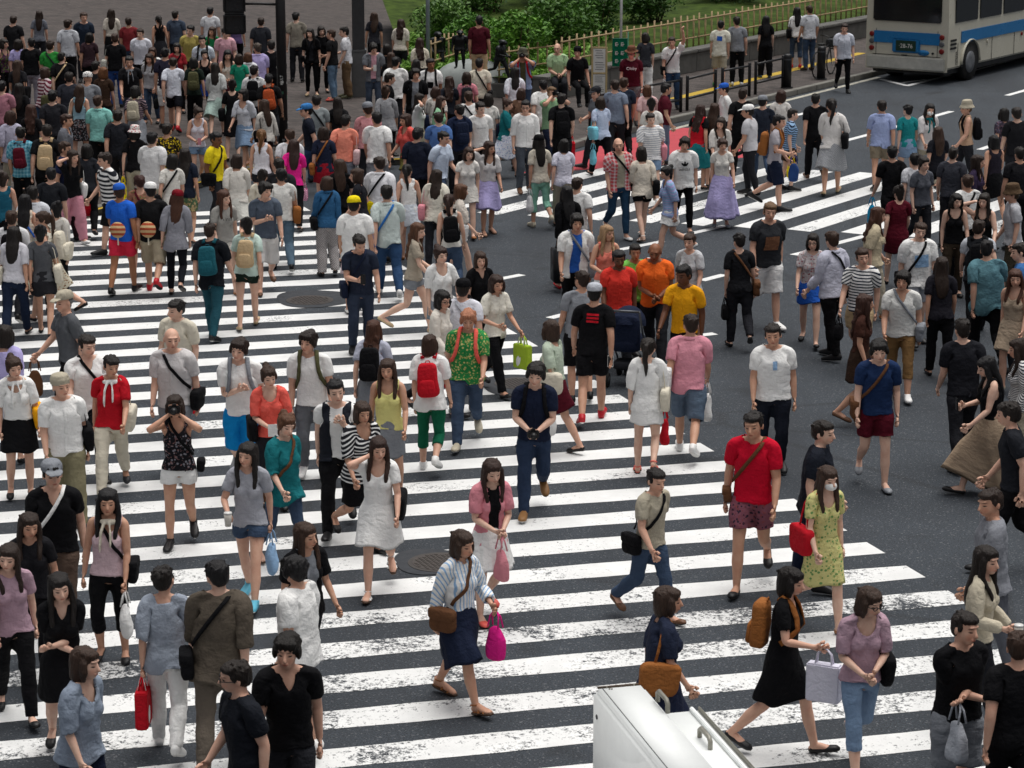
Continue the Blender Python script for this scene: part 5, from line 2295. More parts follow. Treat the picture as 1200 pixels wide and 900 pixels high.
# ---------------------------------------------------------------- white utility cabinet in the foreground
c0, c1 = gp(694, 806, 1.55), gp(752, 797, 1.55)
cab = empty('utility_cabinet', (c0[0], c0[1], 0), math.radians(14), 'white metal utility cabinet with lifting handles, at the bottom edge', 'cabinet')
cw = m_plain('cabinet_white', 'e6e9e8', .62, 0, .07, 5)
grey = m_plain('cabinet_grey', '8c8a80', .5, .2)
MB().box((.19, -.80, .775), (.38, 1.6, 1.55), .035).build('body', cw, cab, True)
MB().box((.065, -.80, 1.552), (.005, 1.55, .004)).build('seam', m_plain('seam_dark', '4a4c4e', .7), cab)
MB().box((.19, .004, 1.545), (.30, .014, .014)).build('hinge', m_plain('rust', '4f4236', .7), cab)
for x, y in ((.11, -.06), (.125, -.065), (.30, -.02), (.10, -.02)):
    MB().tube([(x, y, 1.545), (x, y, 1.558)], [.007, .006], 8).build('screw', grey, cab)
MB().box((.56, -1.05, .70), (.36, 1.7, 1.40), .03).build('side_box', cw, cab, True)
for x, y in ((.37, -.36), (.56, -.72)):
    z = 1.545 if x < .4 else 1.39
    MB().tube([(x, y, z), (x, y, z + .065), (x, y - .03, z + .085), (x, y - .20, z + .085), (x, y - .23, z + .065), (x, y - .23, z)], [.017] * 6, 10, ref=(1, 0, 0)).build('handle', grey, cab, True)
for x in (.66, .715):
    MB().box((x, -.95, 1.415), (.028 if x < .7 else .016, 1.45, .035), .006).build('rail', grey if x > .7 else cw, cab)
MB().tube([(.0, -.13, 1.38), (-.006, -.13, 1.38)], [.018, .018], 10, ref=(0, 0, 1)).build('lock', m_plain('seam_dark', '4a4c4e', .7), cab)

# ---------------------------------------------------------------- baby stroller in the middle of the crossing
c = gp(738, 447)
st = empty('baby_stroller', (c[0], c[1], 0), math.radians(165), 'navy baby stroller being pushed behind the person in black tee', 'stroller')
nv = fab('N')
mb = MB()
for j in range(9):
    for i in range(11):
        a, b = PI * i / 10, (PI * .62) * j / 8
        mb.P.append((.23 * math.cos(a), .10 + .30 * math.sin(a) * math.cos(b + .25), .78 + .26 * math.sin(a) * math.sin(b + .25)))
mb.F = [(j * 11 + i, j * 11 + i + 1, j * 11 + i + 12, j * 11 + i + 11) for j in range(8) for i in range(10)]
mb.build('hood', nv, st, True, True)
MB().soft((0, .10, .55), (.20, .26, .10), .5, 16, 0, .01).build('seat', nv, st, True, True)
MB().soft((0, .30, .74), (.20, .05, .22), .5, 16, 0, .01).build('backrest', nv, st, True, True)
fm = m_plain('stroller_frame', '5b5e63', .4, .6)
fr = MB()
for s in (-1, 1):
    fr.tube([(s * .23, .52, 1.05), (s * .23, .30, .72), (s * .22, -.20, .30), (s * .22, -.36, .10)], [.014] * 4, 8, ref=(1, 0, 0))
    fr.tube([(s * .23, .02, .50), (s * .23, .38, .10)], [.013] * 2, 8, ref=(1, 0, 0))
fr.tube([(-.23, .52, 1.05), (.23, .52, 1.05)], [.018] * 2, 10)
fr.build('frame', fm, st, True)
for s in (-1, 1):
    for y in (-.36, .38):
        w = MB().tube([(s * .22 - .025, y, .095), (s * .22 + .025, y, .095)], [.095, .095], 20, ref=(0, 0, 1)).build('wheel', m_plain('rubber', '141414', .8), st, True)
        MB().tube([(s * .22 - .028, y, .095), (s * .22 + .028, y, .095)], [.05, .05], 14, ref=(0, 0, 1)).build('hub', fm, w, True)
MB().soft((0, .20, .28), (.17, .18, .06), .5, 14).build('basket', fab('D'), st, True, True)


TABLE = """
10 636 15 f w20|tee m|pants K|lg flat:K|tote:K:R|woman in mauve top with long hair at the left edge
68 670 10 f w45_cross|vee K|skirt K|wv flat:K|hand:F:R|woman in open necked black outfit with folded arms
100 757 60 f w10|wide 8f9bab|pants N|bb.b flat:K||woman in grey blue blouse leaning at the bottom left
190 663 180 f w30|wide 9aa3b0|pants W|sc shoe:W|plas:W:L paper:R:L|short haired woman in loose grey blue blouse, white trousers
253 655 182 m w70|tunic 5a5248|pants 6b6258|cr shoe:K|cross:K:L|person in olive brown tunic walking away
275 774 295 m w20|tee 1c1f26|pants K|cr shoe:K|glasses look:-20|man in black tee and glasses looking left at the bottom
337 742 8 m w15|vee K|pants D|mp.171310 shoe:K||man in black vee neck tee with long fringe
345 651 245 m w3|big W|mid G|mp.141214 shoe:W|glasses|man in oversized white tee and grey shorts seen sideways
357 612 40 f w60|open K+G|pants D|lg flat:K||woman in black cardigan over grey top
541 620 50 f w25_carry|lshirt vert/Wl|aline N|bb.b sandal:t|plas:H:L cross:F:R|woman in blue striped shirt and navy skirt
783 686 95 f w35|blouse 2a3145|aline 232a42|bb.b flat:K|tote:t:R|woman in dark navy dress beside the white cabinet
925 664 65 f w4_elbow|bdress K|-|bb.17110f flat:K|back:t paper:d9d8e6:R|woman in plain black knee length dress
1020 687 15 f w30_hands|blouse m|capri j|bb.b flat:G|tote:K:L glasses|woman in pale lilac blouse wearing glasses
1133 716 25 m w65_cross|tee K|shorts G|cr flat:D|plas:L:L|person in black tee carrying grey clothing, lower right
1157 639 70 f w40_elbow|long c6bda8|pants D|lg flat:K|cup:R|woman in beige cardigan with long dark hair, lower right
1194 738 180 m w15|tee K|pants K|cr shoe:K||man all in black at the lower right edge
1160 572 275 m w60|big 8a8d94|pants 5b5e66|cr shoe:K||man in grey shirt striding left at the right edge
60 536 5 m w30|vee K|pants 5a4a40|cr shoe:K|cap:G cross:W:R fat:1.1|man in black vee neck shirt with grey cap
126 572 0 f w55|tank d3b9c0|capri K|lg flat:K|plas:W:L cross:K:L scarf:O|woman in pale pink sleeveless top and black capri trousers
70 437 15 m w40|shirt W|loose 8a8468|bd.77767a shoe:K|tote:K:L beret:c look:20 fat:1.08|old man in white short sleeved shirt and khaki trousers
129 416 5 f w75|tee R|pants O|sc flat:D|scarf:W tote:O:L|woman in bright red top and cream trousers
102 392 15 m w20|vee W|pants D|cr shoe:K|cross:K:L fat:1.14|smiling stout man in white vee neck top
15 417 15 f w55|blouse W|skirt K|bn flat:K|tote:A:L scarf:W|woman in white shirt and black skirt at the left edge
74 340 300 m w35|polo 5d6064|pants K|bd.6a6a6a shoe:K|cap:c plas:F:R|man in charcoal polo and pale cap facing left
6 380 170 f w60|wide V|skirt L|bb flat:K||woman in pale lavender blouse at the left edge
208 350 335 m w45|shirt O|pants D|cr shoe:K|plas:R:L look:-20 fat:1.05|man in cream shirt looking left with jacket over arm
201 385 350 m w10|shirt c9c6c6|pants G|bd.8b8b8c shoe:K|cross:K:L fat:1.08|grey haired man in pale grey shirt
204 462 3 f w20_cam|tank floral/1b1b20/8a8890|hot W|bb shoe:K|camera cross:K:L:s|woman in dark floral tank and white shorts taking photo
281 396 0 m w60_chest|tee W|shorts u|mp.2a1c17 shoe:G|back:G|young man in white tee and bright blue shorts
314 428 8 f w35_hands|blouse C|capri D|bn flat:K|tote:K:R sheet:W|woman in coral red top reading a small paper
362 387 0 m w55|tee W|pants 6a6d72|mp.241915 shoe:W|back:U|young man in white tee and grey trousers with bowl haircut
392 444 3 m w50_strap|vest 23262e+W|pants K|cr shoe:K:W|tote:N:L fat:1.06|man in dark waistcoat over white printed tee
335 484 40 f w25|tunic T|slim J|bn.5a3b28 sandal:F|cross:F:R|woman in long teal tunic and jeans
291 518 348 f w70_elbow|tee a9abb3|hot J|lg shoe:Q:W|cup:R plas:l:L|woman in grey tee and denim shorts holding a drink
425 470 30 f w40|wide thin/DW|pencil K|bb.b flat:K||woman in black and white striped top and black skirt
444 511 2 f w25_call|dress W|-|wv.33211a sandal:W|tote:K:L|woman in short white dress with pale sandals
454 420 0 f w65|tank e3dc8e|pencil G|lg flat:K|hand:F:R|woman in yellow sleeveless blouse and grey skirt
438 374 165 f w20|tee b3b6c6|aline G|wv.4a2d20 flat:K|back:K|woman in lavender grey top with wavy brown hair
503 391 172 f w45|big W|capri 156347|bb shoe:W|back:R|woman in white tee and green trousers seen from behind
548 362 0 m w80|shirt floral/2c8a48/c9c27a|pants J|mp.b0775a shoe:c|fat:1.1 back:C|person in green leafy print shirt and jeans
629 424 2 m w35_hands|polo N|pants 2c3a52|mp.191513 shoe:8a6238|back:K camera|man in navy polo shirt and dark jeans mid crossing
577 537 25 f w55_hands|open P+K|pleat W|lg.33211a flat:C|plas:P:L|woman in pink jacket and white pleated skirt
770 549 40 m w30|tee c|pants J|cr flat:F|h:1.5 cross:K:R|small boy in off white tee and jeans
882 482 350 m w88|tee c8102e|mid floral/8a5563/3b2f3f|cr flat:K|cross:F:R:s h:1.82|tall man in bright red tee and patterned shorts
970 545 20 f w40|bdress floral/d5cf8c/6f9a5a|-|lg flat:t|mask tote:R:R|woman in yellow green floral dress with white face mask
965 492 80 m w60|big 1e222c|pants N|cr shoe:K||man in black top hurrying right behind the floral dress
1030 397 0 m w45|tee 1f3358|mid M|mp.171413 flat:G|cross:F:R|man in navy blue tee and burgundy shorts
1158 417 280 f w30_phone|tank K|maxi a8937c|lg flat:K|phone:K|woman in black top and long beige skirt with phone
1196 396 270 f w50|long fine/WN|capri c|lg flat:K||woman in navy striped white top at the right edge
905 379 0 m w5|tee W|pants 1b1f2a|cr shoe:K|fat:1.12 patch:l:.022:1.30:.05|man in plain white tee with sunglasses at the neck
810 367 170 m w30|shirt d993a2|shorts 5f7083|cr shoe:W|plas:W:R tote:W:L|man in pink shirt and grey blue shorts walking away
760 395 172 f w45|wide W|short W|pn sandal:C|tote:O:R plas:R:R|ponytailed woman in floaty white blouse walking away
697 329 178 m w75|tee K|mid K|cr shoe:R:W|cap:L backpatch patch:thin/RK:.075:1.33:.065 phone:W|man in black tee and shorts with red shoes
645 374 240 f w20|blouse b9c7b4|skirt M|bb.b flat:K|tote:O:L plas:W:L|woman in pale green top and burgundy skirt
682 316 190 m w55|tee 8d9197|shorts K|cr shoe:K||man in grey tee walking away near the middle
724 292 5 m w40|polo d6392f|pants D|cr shoe:K|skin:6b4530 fat:1.1|man in red polo shirt with short dark hair
768 285 350 m w70_hands|polo Z|pants D|bd.2a211c shoe:K|skin:8a5c42 fat:1.15|man in orange polo shirt among bright shirts
800 310 335 m w25|polo A|pants K|cr shoe:K|skin:6b4530|man in amber yellow polo shirt looking left
750 286 30 m w60|tee 79c257|pants D|cr shoe:K|skin:a87c60 h:1.60|boy in lime green tee behind the orange shirt
712 263 15 f w45_elbow|tank e98372|hot W|wv.a08060 flat:t|fat:1.05|fair haired woman in coral pink tank top
676 250 0 m w30|open W+2f62b8|pants K|mp.191513 shoe:K|cross:G:L|man in open white shirt over blue tee
808 273 335 f w60|tee c9cbce|capri G|sc flat:K||woman in pale grey tee beside the bright shirts
867 273 182 f w45|tee 1d1e22|pants D|sc flat:K|cross:F:R hand:K:L|short haired woman in black tee seen from behind
903 237 15 m w40|tee 2f3135|shorts W|cr.6b5138 shoe:W|h:1.84 fat:1.14 patch:n:.09:1.22:.10|tall big man in charcoal tee and white shorts
953 273 350 f w20|tee floral/c9c3c4/96515a|short B|bb flat:K|glasses|woman in patterned top and blue skirt wearing glasses
974 270 225 m w60|lshirt c3c4d3|pants K|cr shoe:K:W|cross:K:R fat:1.08|man in pale lavender shirt and black trousers
1010 290 342 m w35|tee thin/WN|mid E|cr flat:K|hand:K:R|man in white tee with thin navy stripes
1059 317 350 m w25|vee dcdcd8|capri 8a6a44|mp.191513 shoe:W|cross:G:L fat:1.06|man in white tee and brown rolled trousers
1014 344 75 f w50|tee 4a2e26|skirt b|wv.3d241b flat:F|hand:F:R|woman in dark brown top with brown bag
1080 260 15 m w65|big W|mid L|cr shoe:K|cross:K:R patch:l:.10:1.22:.09|man in white tee with pale blue print
1156 281 182 m w30|big 5d858f|pants K|cr shoe:K|fat:1.15|big man in grey teal shirt seen from behind
1190 315 330 f w60|sdress b9a58e|-|lg.4a2d20 flat:c||woman in sandy beige dress at the right edge
1154 226 345 f w40_hair|tank K|pants K|lg flat:K||woman in black top with a hand at her hair
1135 204 195 m w25|tee W|pants K|cr shoe:K|cross:K:L|man in white tee with dark strap at the upper right
1120 226 0 f w55|tank K|pants 3a3026|bb flat:K||woman in black tank top beside a vest wearer
1054 217 180 f w30|tdress M|-|bn flat:K||woman in burgundy dress at the upper right
1028 242 95 f w65|wide cbbda0|pants c|wv.4a2d20 flat:t||woman in cream top with long brown hair turning right
1146 181 55 f w20|blouse 3a2f48|pants K|lg flat:K||woman in dark purple blouse at the upper right
1186 215 270 m w45|big b7b8bd|pants 4a4438|cr.4a3826 shoe:K|bucket:5a4836|man in pale shirt and brown hat, right edge
1148 257 178 m w70|vest 202226+b9bdc4|pants K|cr shoe:K|back:K|man in dark vest over grey shirt, upper right
1197 284 250 m w10|shirt 3e6ea8|pants D|cr shoe:K||man in blue shirt cut by the right edge
975 115 172 f w55_elbow|wide dcd9d6|aline check/b7b9bc/72767c|pn flat:E|tote:K:R h:1.80|woman in white blouse and grey checked skirt
956 109 180 m w30|tee K|pants K|cr shoe:F||man in black tee crossing alone toward the bus
1034 117 178 m w65|shirt 9aa8d0|mid 8a7f6c|cr shoe:K|fat:1.05|man in light blue shirt and khaki shorts
1064 122 185 f w40|tee 1f8487|short j|sc flat:K||woman in teal tee at the upper right
1083 121 15 f w20|wide d3d0d0|pants c|lg flat:K|mask scarf:T|long haired woman in face mask near teal tee
1133 117 275 m w60|tank c9a88c|pants D|cr.6b5138 shoe:K|bucket:c back:K|person in straw coloured hat with black backpack
1177 126 200 f w30|tee floral/3a3440/6b6a80|short b|bb flat:K||woman in dark floral top at the far right
1191 125 180 m w55|tee 1c1c20|pants D|cr shoe:K||man in black tee at the far right edge
1046 170 195 m w75|tee K|shorts K|cr shoe:K|plas:0f9fd0:L|man in black tee carrying a bright blue bag
1059 178 182 m w20|tee c4c5ca|mid D|cr shoe:K|h:1.62|boy in pale grey tee beside the man in black
1083 183 20 f w45|tee 5b5e66|pants D|bn flat:K||woman in dark grey top, hair up, upper right
849 96 275 m w30|tee W|mid D|cr shoe:K|cap:B h:1.6|boy in white tee and blue cap by the rail
821 122 150 f w60|vest R+K|aline T|wv.33201a flat:K||brown haired woman in red vest and teal skirt
835 121 165 f w40|tank K|short D|lg flat:K||woman with long dark hair beside the red vest
803 160 2 m w40|big W|slim K|mp.241a16 flat:K|emblem:K text:adidas,1.16,.085:K h:1.66|person in white tee printed with a black leaf emblem
847 162 0 f w55|fit e2dfd8|maxi V|mp.3a261e flat:G|hand:W:R|woman in white top and long lavender skirt
845 137 5 f w20|wide dedad4|pants F|lg flat:K||woman in white blouse behind the lavender skirt
876 121 250 m w60|tee c9c9cd|slim D|cr shoe:K|cap:W|man in pale grey tee and white cap
894 110 180 m w35|tee 262c38|pants J|cr shoe:K|cap:G|man in dark navy tee and grey cap
916 105 180 f w50|tee d8d5d0|pants D|bb.3a261e flat:K||brown haired person in white tee near the grey cap
912 134 80 m w25_elbow|tee b7b3b8|shorts N|cr shoe:K|back:t plas:2d4a80:R|man in pale mauve tee and navy shorts
928 127 95 m w60|tee thin/lN|mid b|cr shoe:K|h:1.55 plas:Y:R plas:Y:R|child in blue striped tee with a yellow bag
871 103 180 m w40|tee K|pants K|cr shoe:K||man in black tee by the guard rail bollard
990 27 0 m w45|shirt c9cdd8|slim K|cr shoe:K||man in pale shirt and black trousers on the road
845 24 170 m stand|big d8d6c8|shorts c|cr shoe:X|h:1.62 backpatch patch:B:.07:1.28:.06|child in white jacket with blue back print
863 19 180 m stand|tee G|pants K|cr shoe:W||man in grey tee and black trousers on the pavement
898 18 185 f stand|tee K|loose K|lg shoe:3f5f86||woman in black with wide trousers behind the rail
934 8 185 f stand|blouse W|capri J|lg shoe:R:W|tote:K:L|woman in white blouse and jeans beside the bicycle
948 6 200 m stand|shirt c9ccd2|pants J|cr shoe:b||man in pale shirt and jeans beside the bicycle
787 43 5 m stand_up|tee W|pants 2f4560|cr shoe:K|cross:K:R plas:W:R|bearded man in white tee raising one arm
740 54 0 m stand|tee 4b1020|mid check/3a3a3c/8c8c8c|cr shoe:K|hat:6b4836 glasses text:Obby,1.28,.095:W fat:1.12|man in maroon tee, brown hat and checked shorts
756 38 180 f stand|tee 34363c|loose W|bb flat:K||woman in dark grey top and white trousers
653 51 5 m sit_sitlap|shirt a9c69a|pants D|bd.3a312b shoe:K|seat:.70 hand:K:L|balding man in pale green shirt sitting on the wall
677 53 15 m sit|tee K|slim K|cr shoe:K|beret:K seat:.70|man all in black sitting on the wall
613 56 0 m stand_cam|open 8fa3c4+U|pants J|cr.3a312b shoe:F|bucket:5a5a4c camera back:R|photographer in bucket hat and pale blue shirt
562 18 175 m stand|tee 4a1420|pants E|cr shoe:F|z:.60|man in maroon tee and khaki trousers by the stone
561 68 178 m stand|tee O|pants D|cr shoe:K|cross:K:R|man in cream tee seen from behind by the stone
504 68 3 m stand|tee W|pants J|cr shoe:K|back:K skin:9a6d50 patch:K:.06:1.20:.07|man in white tee with black print near the bronze figures
437 50 5 m stand_phone|open 6e7176+c99aa6|pants 4a5668|mp.191513 shoe:K|phone:W|man in grey jacket over pink tee
452 51 170 f stand|tee K|pants D|bb flat:K||woman in black top behind the grey jacket man
458 61 175 f stand|blouse K|pants K|lg flat:K||woman in black blouse close to the grey jacket man
464 66 180 m w20|big W|pants D|cr shoe:K||man in baggy white tee near the grey pillar
492 44 190 f stand|blouse O|skirt K|wv.33211a flat:K||woman in cream blouse with brown hair by the pole
488 69 180 f w60|tee K|pants K|lg flat:K||long haired woman in black near the pole
487 80 0 m stand|open K+G|pants D|mp.191513 shoe:K||man in black jacket facing the camera near the bronze figures
457 85 90 m stand|tee K|pants J|cr shoe:K||man in black tee looking right on the plaza
452 101 180 f w35|tunic 9b9c9f|slim K|bn flat:K||woman in sleeveless look grey tunic on the plaza
430 118 185 m w60|tee c98c90|pants D|cr shoe:K|cap:G|man in dusty pink tee and grey cap
405 134 175 m w30|tee S|shorts 6b707a|cr shoe:K|tote:d9b7b9:R plas:W:R|man in salmon tee walking away
442 131 182 m w70|big W|mid G|cr shoe:K||person in baggy white tee beside salmon tee
475 133 300 f w20|wide dd5f58|skirt 6f6a3a|bb.3a261e flat:K||woman in loose coral top and olive skirt
492 109 85 f w45_hair|blouse W|skirt c|lg flat:K||woman in white blouse touching her hair
511 101 190 f w70|blouse d9d4cc|pants K|bb.3a261e flat:K|tote:N:L|brown bobbed woman in off white blouse on the plaza
526 89 180 f w30|tee 22252e|pants K|wv.33211a flat:K|cross:G:L|brown haired woman in black navy top
543 84 180 f w50|tee c9808c|pants J|bb flat:K|back:D|woman in dusty pink tee with a dark backpack
549 106 180 m w25|tee W|pants K|cr shoe:K|cross:K:R|dark haired man in white tee near the stone
516 112 85 f w60|wide 8fc09a|capri D|lg.33211a flat:K||woman in light green top with long brown hair
538 122 195 m w40|tee 1d2740|pants D|cr shoe:K|back:N|man in navy tee with navy backpack in the crowd
514 131 188 m w65|tee 5577b0|pants 4a5058|cr shoe:K||man in medium blue tee walking away
562 119 8 m w30|tee W|pants K|cr shoe:K|text:SPLENDID,1.25,.04:G|young man in white tee with small grey lettering
570 109 185 f w55|tee dfdcd6|skirt G|bb flat:K|tote:N:R|woman in off white tee behind the small lettering
588 115 85 f w20|wide T|aline floral/dde3ee/8fa5cc|bn.3a261e flat:K|tote:R:L|woman in teal top and blue white skirt
616 117 15 m w60|roll W|pants 4a5058|cr shoe:F|glasses fat:1.05|man in white dress shirt and grey trousers
604 78 182 f w35|wide dfe2ea|short D|lg flat:K||dark haired woman in white blouse near the wall
611 103 175 f w70|tee 7a5c4a|pants D|bb.3a261e flat:K||brown haired woman in brown top near the wall
636 93 185 m w20|open W+K|pants K|cr shoe:K|tote:K:R|man in white jacket carrying a black bag
490 149 170 m w45|big 1c2130|pants K|mp.141214 shoe:K|fat:1.1|big man in black navy tee in the crowd
501 153 60 m w70|shirt c9d6e8|pants J|cr shoe:K||man in pale blue white shirt looking right
550 172 0 f w30|fit e9e5df|short e4e0d8|bb.33211a flat:t||woman in white top and white skirt facing the camera
574 165 20 f w60_hair|blouse d6d3d2|aline V|lg.33211a sandal:K||woman in grey white blouse and lavender skirt
631 156 195 f w45|tee cfc8b8|capri 8fc7b0|lg shoe:c|cap:K plas:W:L|woman in beige top and mint trousers
651 162 188 f w20|tee d6d6e4|pants c|bb flat:K||dark haired woman in lavender white tee and beige trousers
647 101 35 m w65_cam|tee 8fb58c|pants 232b40|cr.6b5138 shoe:K|camera patch:E:.08:1.22:.08 skin:d3a890|man in sage green tee taking a picture
659 109 180 m w30|tee K|pants K|cr shoe:K|back:K paper:R:R|man in black tee with black backpack near the wall
698 100 300 m w50_elbow|tee 7a8088|pants D|cr shoe:K|cap:D|man in grey tee and dark cap pointing left
703 113 200 f w20|tee b9c6de|pants K|bb flat:K|plas:84d4e8:L tote:84d4e8:L|woman in pale blue top carrying light blue bags
721 93 178 m w70|tee 7b8698|pants D|cr shoe:K||man in grey blue tee near the green panel
729 91 182 m w40|tee 2a3444|pants K|cr shoe:K||man in slate navy tee near the green panel
758 99 180 f w30|blouse d8b3b3|skirt c|bb.5a3b28 flat:K||woman in pale pink blouse by the guard rail
763 115 182 f w60|tee dcd8d2|pants c|bn flat:K||woman in white tee by the guard rail
781 97 90 m w45|tee 5a1a28|pants 6a7286|cr shoe:K||man in maroon tee and grey blue trousers
762 132 3 m w20|big thin/WL|mid j|cr shoe:W|tote:P:L|man in white tee with pale grey stripes
724 162 15 m w45|open plaid/c9565c/e6d5d5+c|slim 2b4a66|bd.7d7a76 flat:W|cross:K:L fat:1.08|grey haired man in red plaid shirt
746 171 200 f w70|wide d8cfc0|hot K|bb sandal:W|tote:K:R|woman in beige top and black shorts with white sandals
782 194 275 f w35|wide thin/lV|short W|bn flat:W||woman in lilac blue striped top and white skirt
677 207 172 m w75|tee W|mid G|cr shoe:K|h:1.65|boy in white tee hurrying away past the plaid shirt
664 217 190 f w30|long K|skirt K|lg flat:R|case:K:L|woman in black with long hair and black case
445 183 178 m w60|lshirt e6e6ea|pants J|cr shoe:K|cross:K:L|man in white long sleeved shirt walking away
477 192 182 f w40|tank W|short d3dbe4|pn flat:t||ponytailed woman in white tank and white skirt
453 216 188 m w25|shirt c3cfcc|pants 2e4a6e|cr shoe:W|cross:2f6fb5:L|man in pale grey green shirt with blue strap
511 198 180 f w65|wide dbd6c8|pants D|lg flat:K|tote:P:L plas:Y:R|long haired woman in cream top with yellow bag
526 227 182 f w45|tank e0ddd6|pants J|pn.33211a flat:K|back:K|ponytailed woman in white vest top with black backpack
541 215 95 f w20|wide d8cfc4|hot W|bb.5a3b28 flat:W|tote:W:R|woman in pale beige top and white shorts
420 274 8 m w40_phone|polo 252c3c|pants 333c4e|cr shoe:K|cross:N:R phone:K|man in dark navy polo looking at a phone
414 228 180 m w55|big W|skirt d8c3c8|cr flat:W|cap:Y|person in baggy white tee with a yellow cap
488 260 85 f w30_carry|tee b5aa98|hot 8b9096|wv.5a3b28 flat:E|hand:M:L|woman in taupe top and grey shorts turning right
516 288 25 f w65_carry|blouse W|short 8a949c|bn.33211a flat:W||woman in puffy white blouse and grey skirt
563 294 25 f w45|vee K|pants K|bb sandal:E|paper:O:L tote:K:R|woman in black vee top with a big pale bag
581 321 40 f w20_elbow|shirt e3dfd2|pants K|bb.33211a flat:K|paper:a9c63c:L plas:W:L|woman in cream blouse and black trousers
543 324 180 m w60|tee e2e3ec|pants G|cr shoe:K|cap:K cross:L:R|man in white tee and black cap seen from behind
529 337 60 f w35|long e3ddd2|slim K|bb flat:K|glasses|woman in cream cardigan wearing glasses mid crossing
384 206 195 f w55|lshirt 2f5d85|loose check/5c5658/c9c5c3|bb flat:K|cross:K:L|woman in blue denim shirt and checked trousers
398 186 180 f w30|tee K|pants K|lg flat:K||woman in black with long hair near burgundy skirt
423 196 270 f w70|tee 23242a|mid c|bb flat:K|tote:Y:R|woman in dark top facing left with yellow bag
345 163 180 f w20|tee H|pants K|lg.33201c flat:K|hand:check/b03878/e8c6d4:R|woman in hot pink tee and black trousers
379 148 180 f w45|tee 20263a|short 8c1626|bb flat:K|cross:t:L|woman in navy tee and dark red skirt
311 213 12 m w70_chest|tee 56606e|shorts e0dedb|mp.171310 flat:F|look:30|man in slate grey tee and white shorts
262 222 25 f w40|tee a7a59f|hot e6e2da|wv.4a2d20 flat:t|text:Virus,1.27,.08:D|woman in printed grey tee and white shorts
288 254 185 f w65|tee c3d8cf|hot 1f2d26|bn flat:E|back:E|woman in pale mint tee with a beige backpack
330 197 190 m w25|tee dcdbd6|pants 5c7385|mp.141214 shoe:K|tote:t:R|man in white tee with a brown leather bag
308 198 180 f w50|blouse O|pants c|bn flat:K||woman in cream blouse with dark bun behind the slate tee
278 180 180 f w35|wide d8d4cc|aline d3d3cc|bb flat:K|plas:Q:R|woman in loose off white dress beside yellow shirt
252 154 65 m w60|polo ecd524|pants D|cr shoe:K|skin:7a5138 cross:K:R|man in bright yellow shirt facing right
245 261 165 m w20|big 15181e|pants 24505c|cr shoe:K|back:1f5a66|person in black top with a teal backpack
208 220 178 f w45|tunic 8f9098|slim 17191f|lg.4a2d20 flat:K|cap:7a1420|woman in long grey top and dark red cap
139 213 170 m w70|tee 2463cc|mid d8304a|cr shoe:K:W|cap:B fan skin:a87656|man in bright blue tee and blue cap, red shorts
183 212 178 m w35|tee 19191b|shorts b3a78f|cr shoe:R:K|cap:W fan fat:1.1|man in black tee and white cap, khaki shorts
164 205 178 f w55|blouse floral/9a6a58/6a7a4a|skirt b|mp.3a1d18 flat:K|cross:M:R|woman in dark floral blouse with reddish hair
124 178 300 m w20|tee stripe/W/2a2c33|shorts K|cr.2a1f1a shoe:K|plas:W:L look:-15|man in bold black and white striped tee
84 175 30 f w65_hair|tee K|loose cf8f9e|lg flat:W|tote:W:L|woman in black top and pink trousers
3 201 180 f w30|tank 1f5a70|pants K|bn flat:K||woman in dark teal sleeveless top, left edge
29 227 180 f w50|tank plaid/c9b59e/e0d6c8|skirt c|lg flat:K|cross:2f62b5:R|long haired woman in beige plaid with blue strap
37 217 178 m w25|shirt c9ccd2|pants K|cr shoe:K||man in pale shirt behind the beige plaid
67 236 180 f w60|long c3c0ba|slim K|bn flat:K|tote:O:R|woman in long pale grey cardigan with hair clip
49 247 255 f w35|tank dcd8ca|aline floral/d3cdb8/8a6a4a|pn flat:K|back:O|woman in white sleeveless top looking left
13 246 180 m w45|tee d6d6d8|pants D|cr shoe:K|back:K|man in white tee and black backpack, left edge
15 265 180 f w70|blouse c9c8cf|pants 1f2a40|lg flat:K|tote:O:L|long haired woman in white blouse and navy trousers
46 263 180 f w20|tee 55575b|short 26262a|bn flat:K|tote:O:R|woman in charcoal tee and black skirt, hair up
216 173 172 f w55|tee 1d2433|mid camo/c9b184/5a7a5a|lg flat:K||woman in navy top and colourful patterned shorts
202 180 190 f w30|tee d8d5ce|pants U|bb flat:K|cross:K:L|woman in white tee with black strap near patterned shorts
178 154 165 m w65|big d9d9d9|pants c|cr shoe:K|fat:1.1|big man in loose white shirt near yellow bag
158 146 180 f w40|tee K|pants c|bb flat:K|bucket:floral/e0dcd8/b03a48 plas:Y:L|woman in black tee and printed white hat
196 144 180 m w20|tee floral/17171a/d8c020|pants D|cr shoe:K||man in black tee with yellow print
24 148 178 m w50|shirt plaid/4a90a8/8fc3d0|pants K|cr shoe:K|back:M:s|man in light blue plaid shirt from behind
51 145 180 m w25|tee 18191c|pants K|cr shoe:K|back:E|man in black tee with beige backpack, upper left
76 165 90 m w70|tee 232a48|pants 2a1c20|cr shoe:K|plas:R:L|man in dark blue tee facing right, upper left
78 133 85 m w45|wide 6d6f76|pants D|cr.3a261e shoe:K||person in loose dark grey top, upper left
114 111 180 m w60|polo 86c4bc|pants K|cr shoe:K|tote:K:R|man in mint polo shirt walking away
158 100 165 f w30|tee thin/2c2a38/a08a90|aline G|bb flat:K|back:c|woman in dark striped top with stone backpack
93 99 180 f w55|tank 8fb0bf|skirt floral/1d1e22/8d8f94|lg flat:K|tote:O:L|woman in pale blue top with very long black hair
102 83 180 m w20|tee G|pants D|no shoe:K|beret:floral/e6e6e4/2a2a2c|person in white head scarf with black pattern
91 84 175 m w40|tee 30323a|pants K|cr shoe:K||dark haired man beside the white head scarf
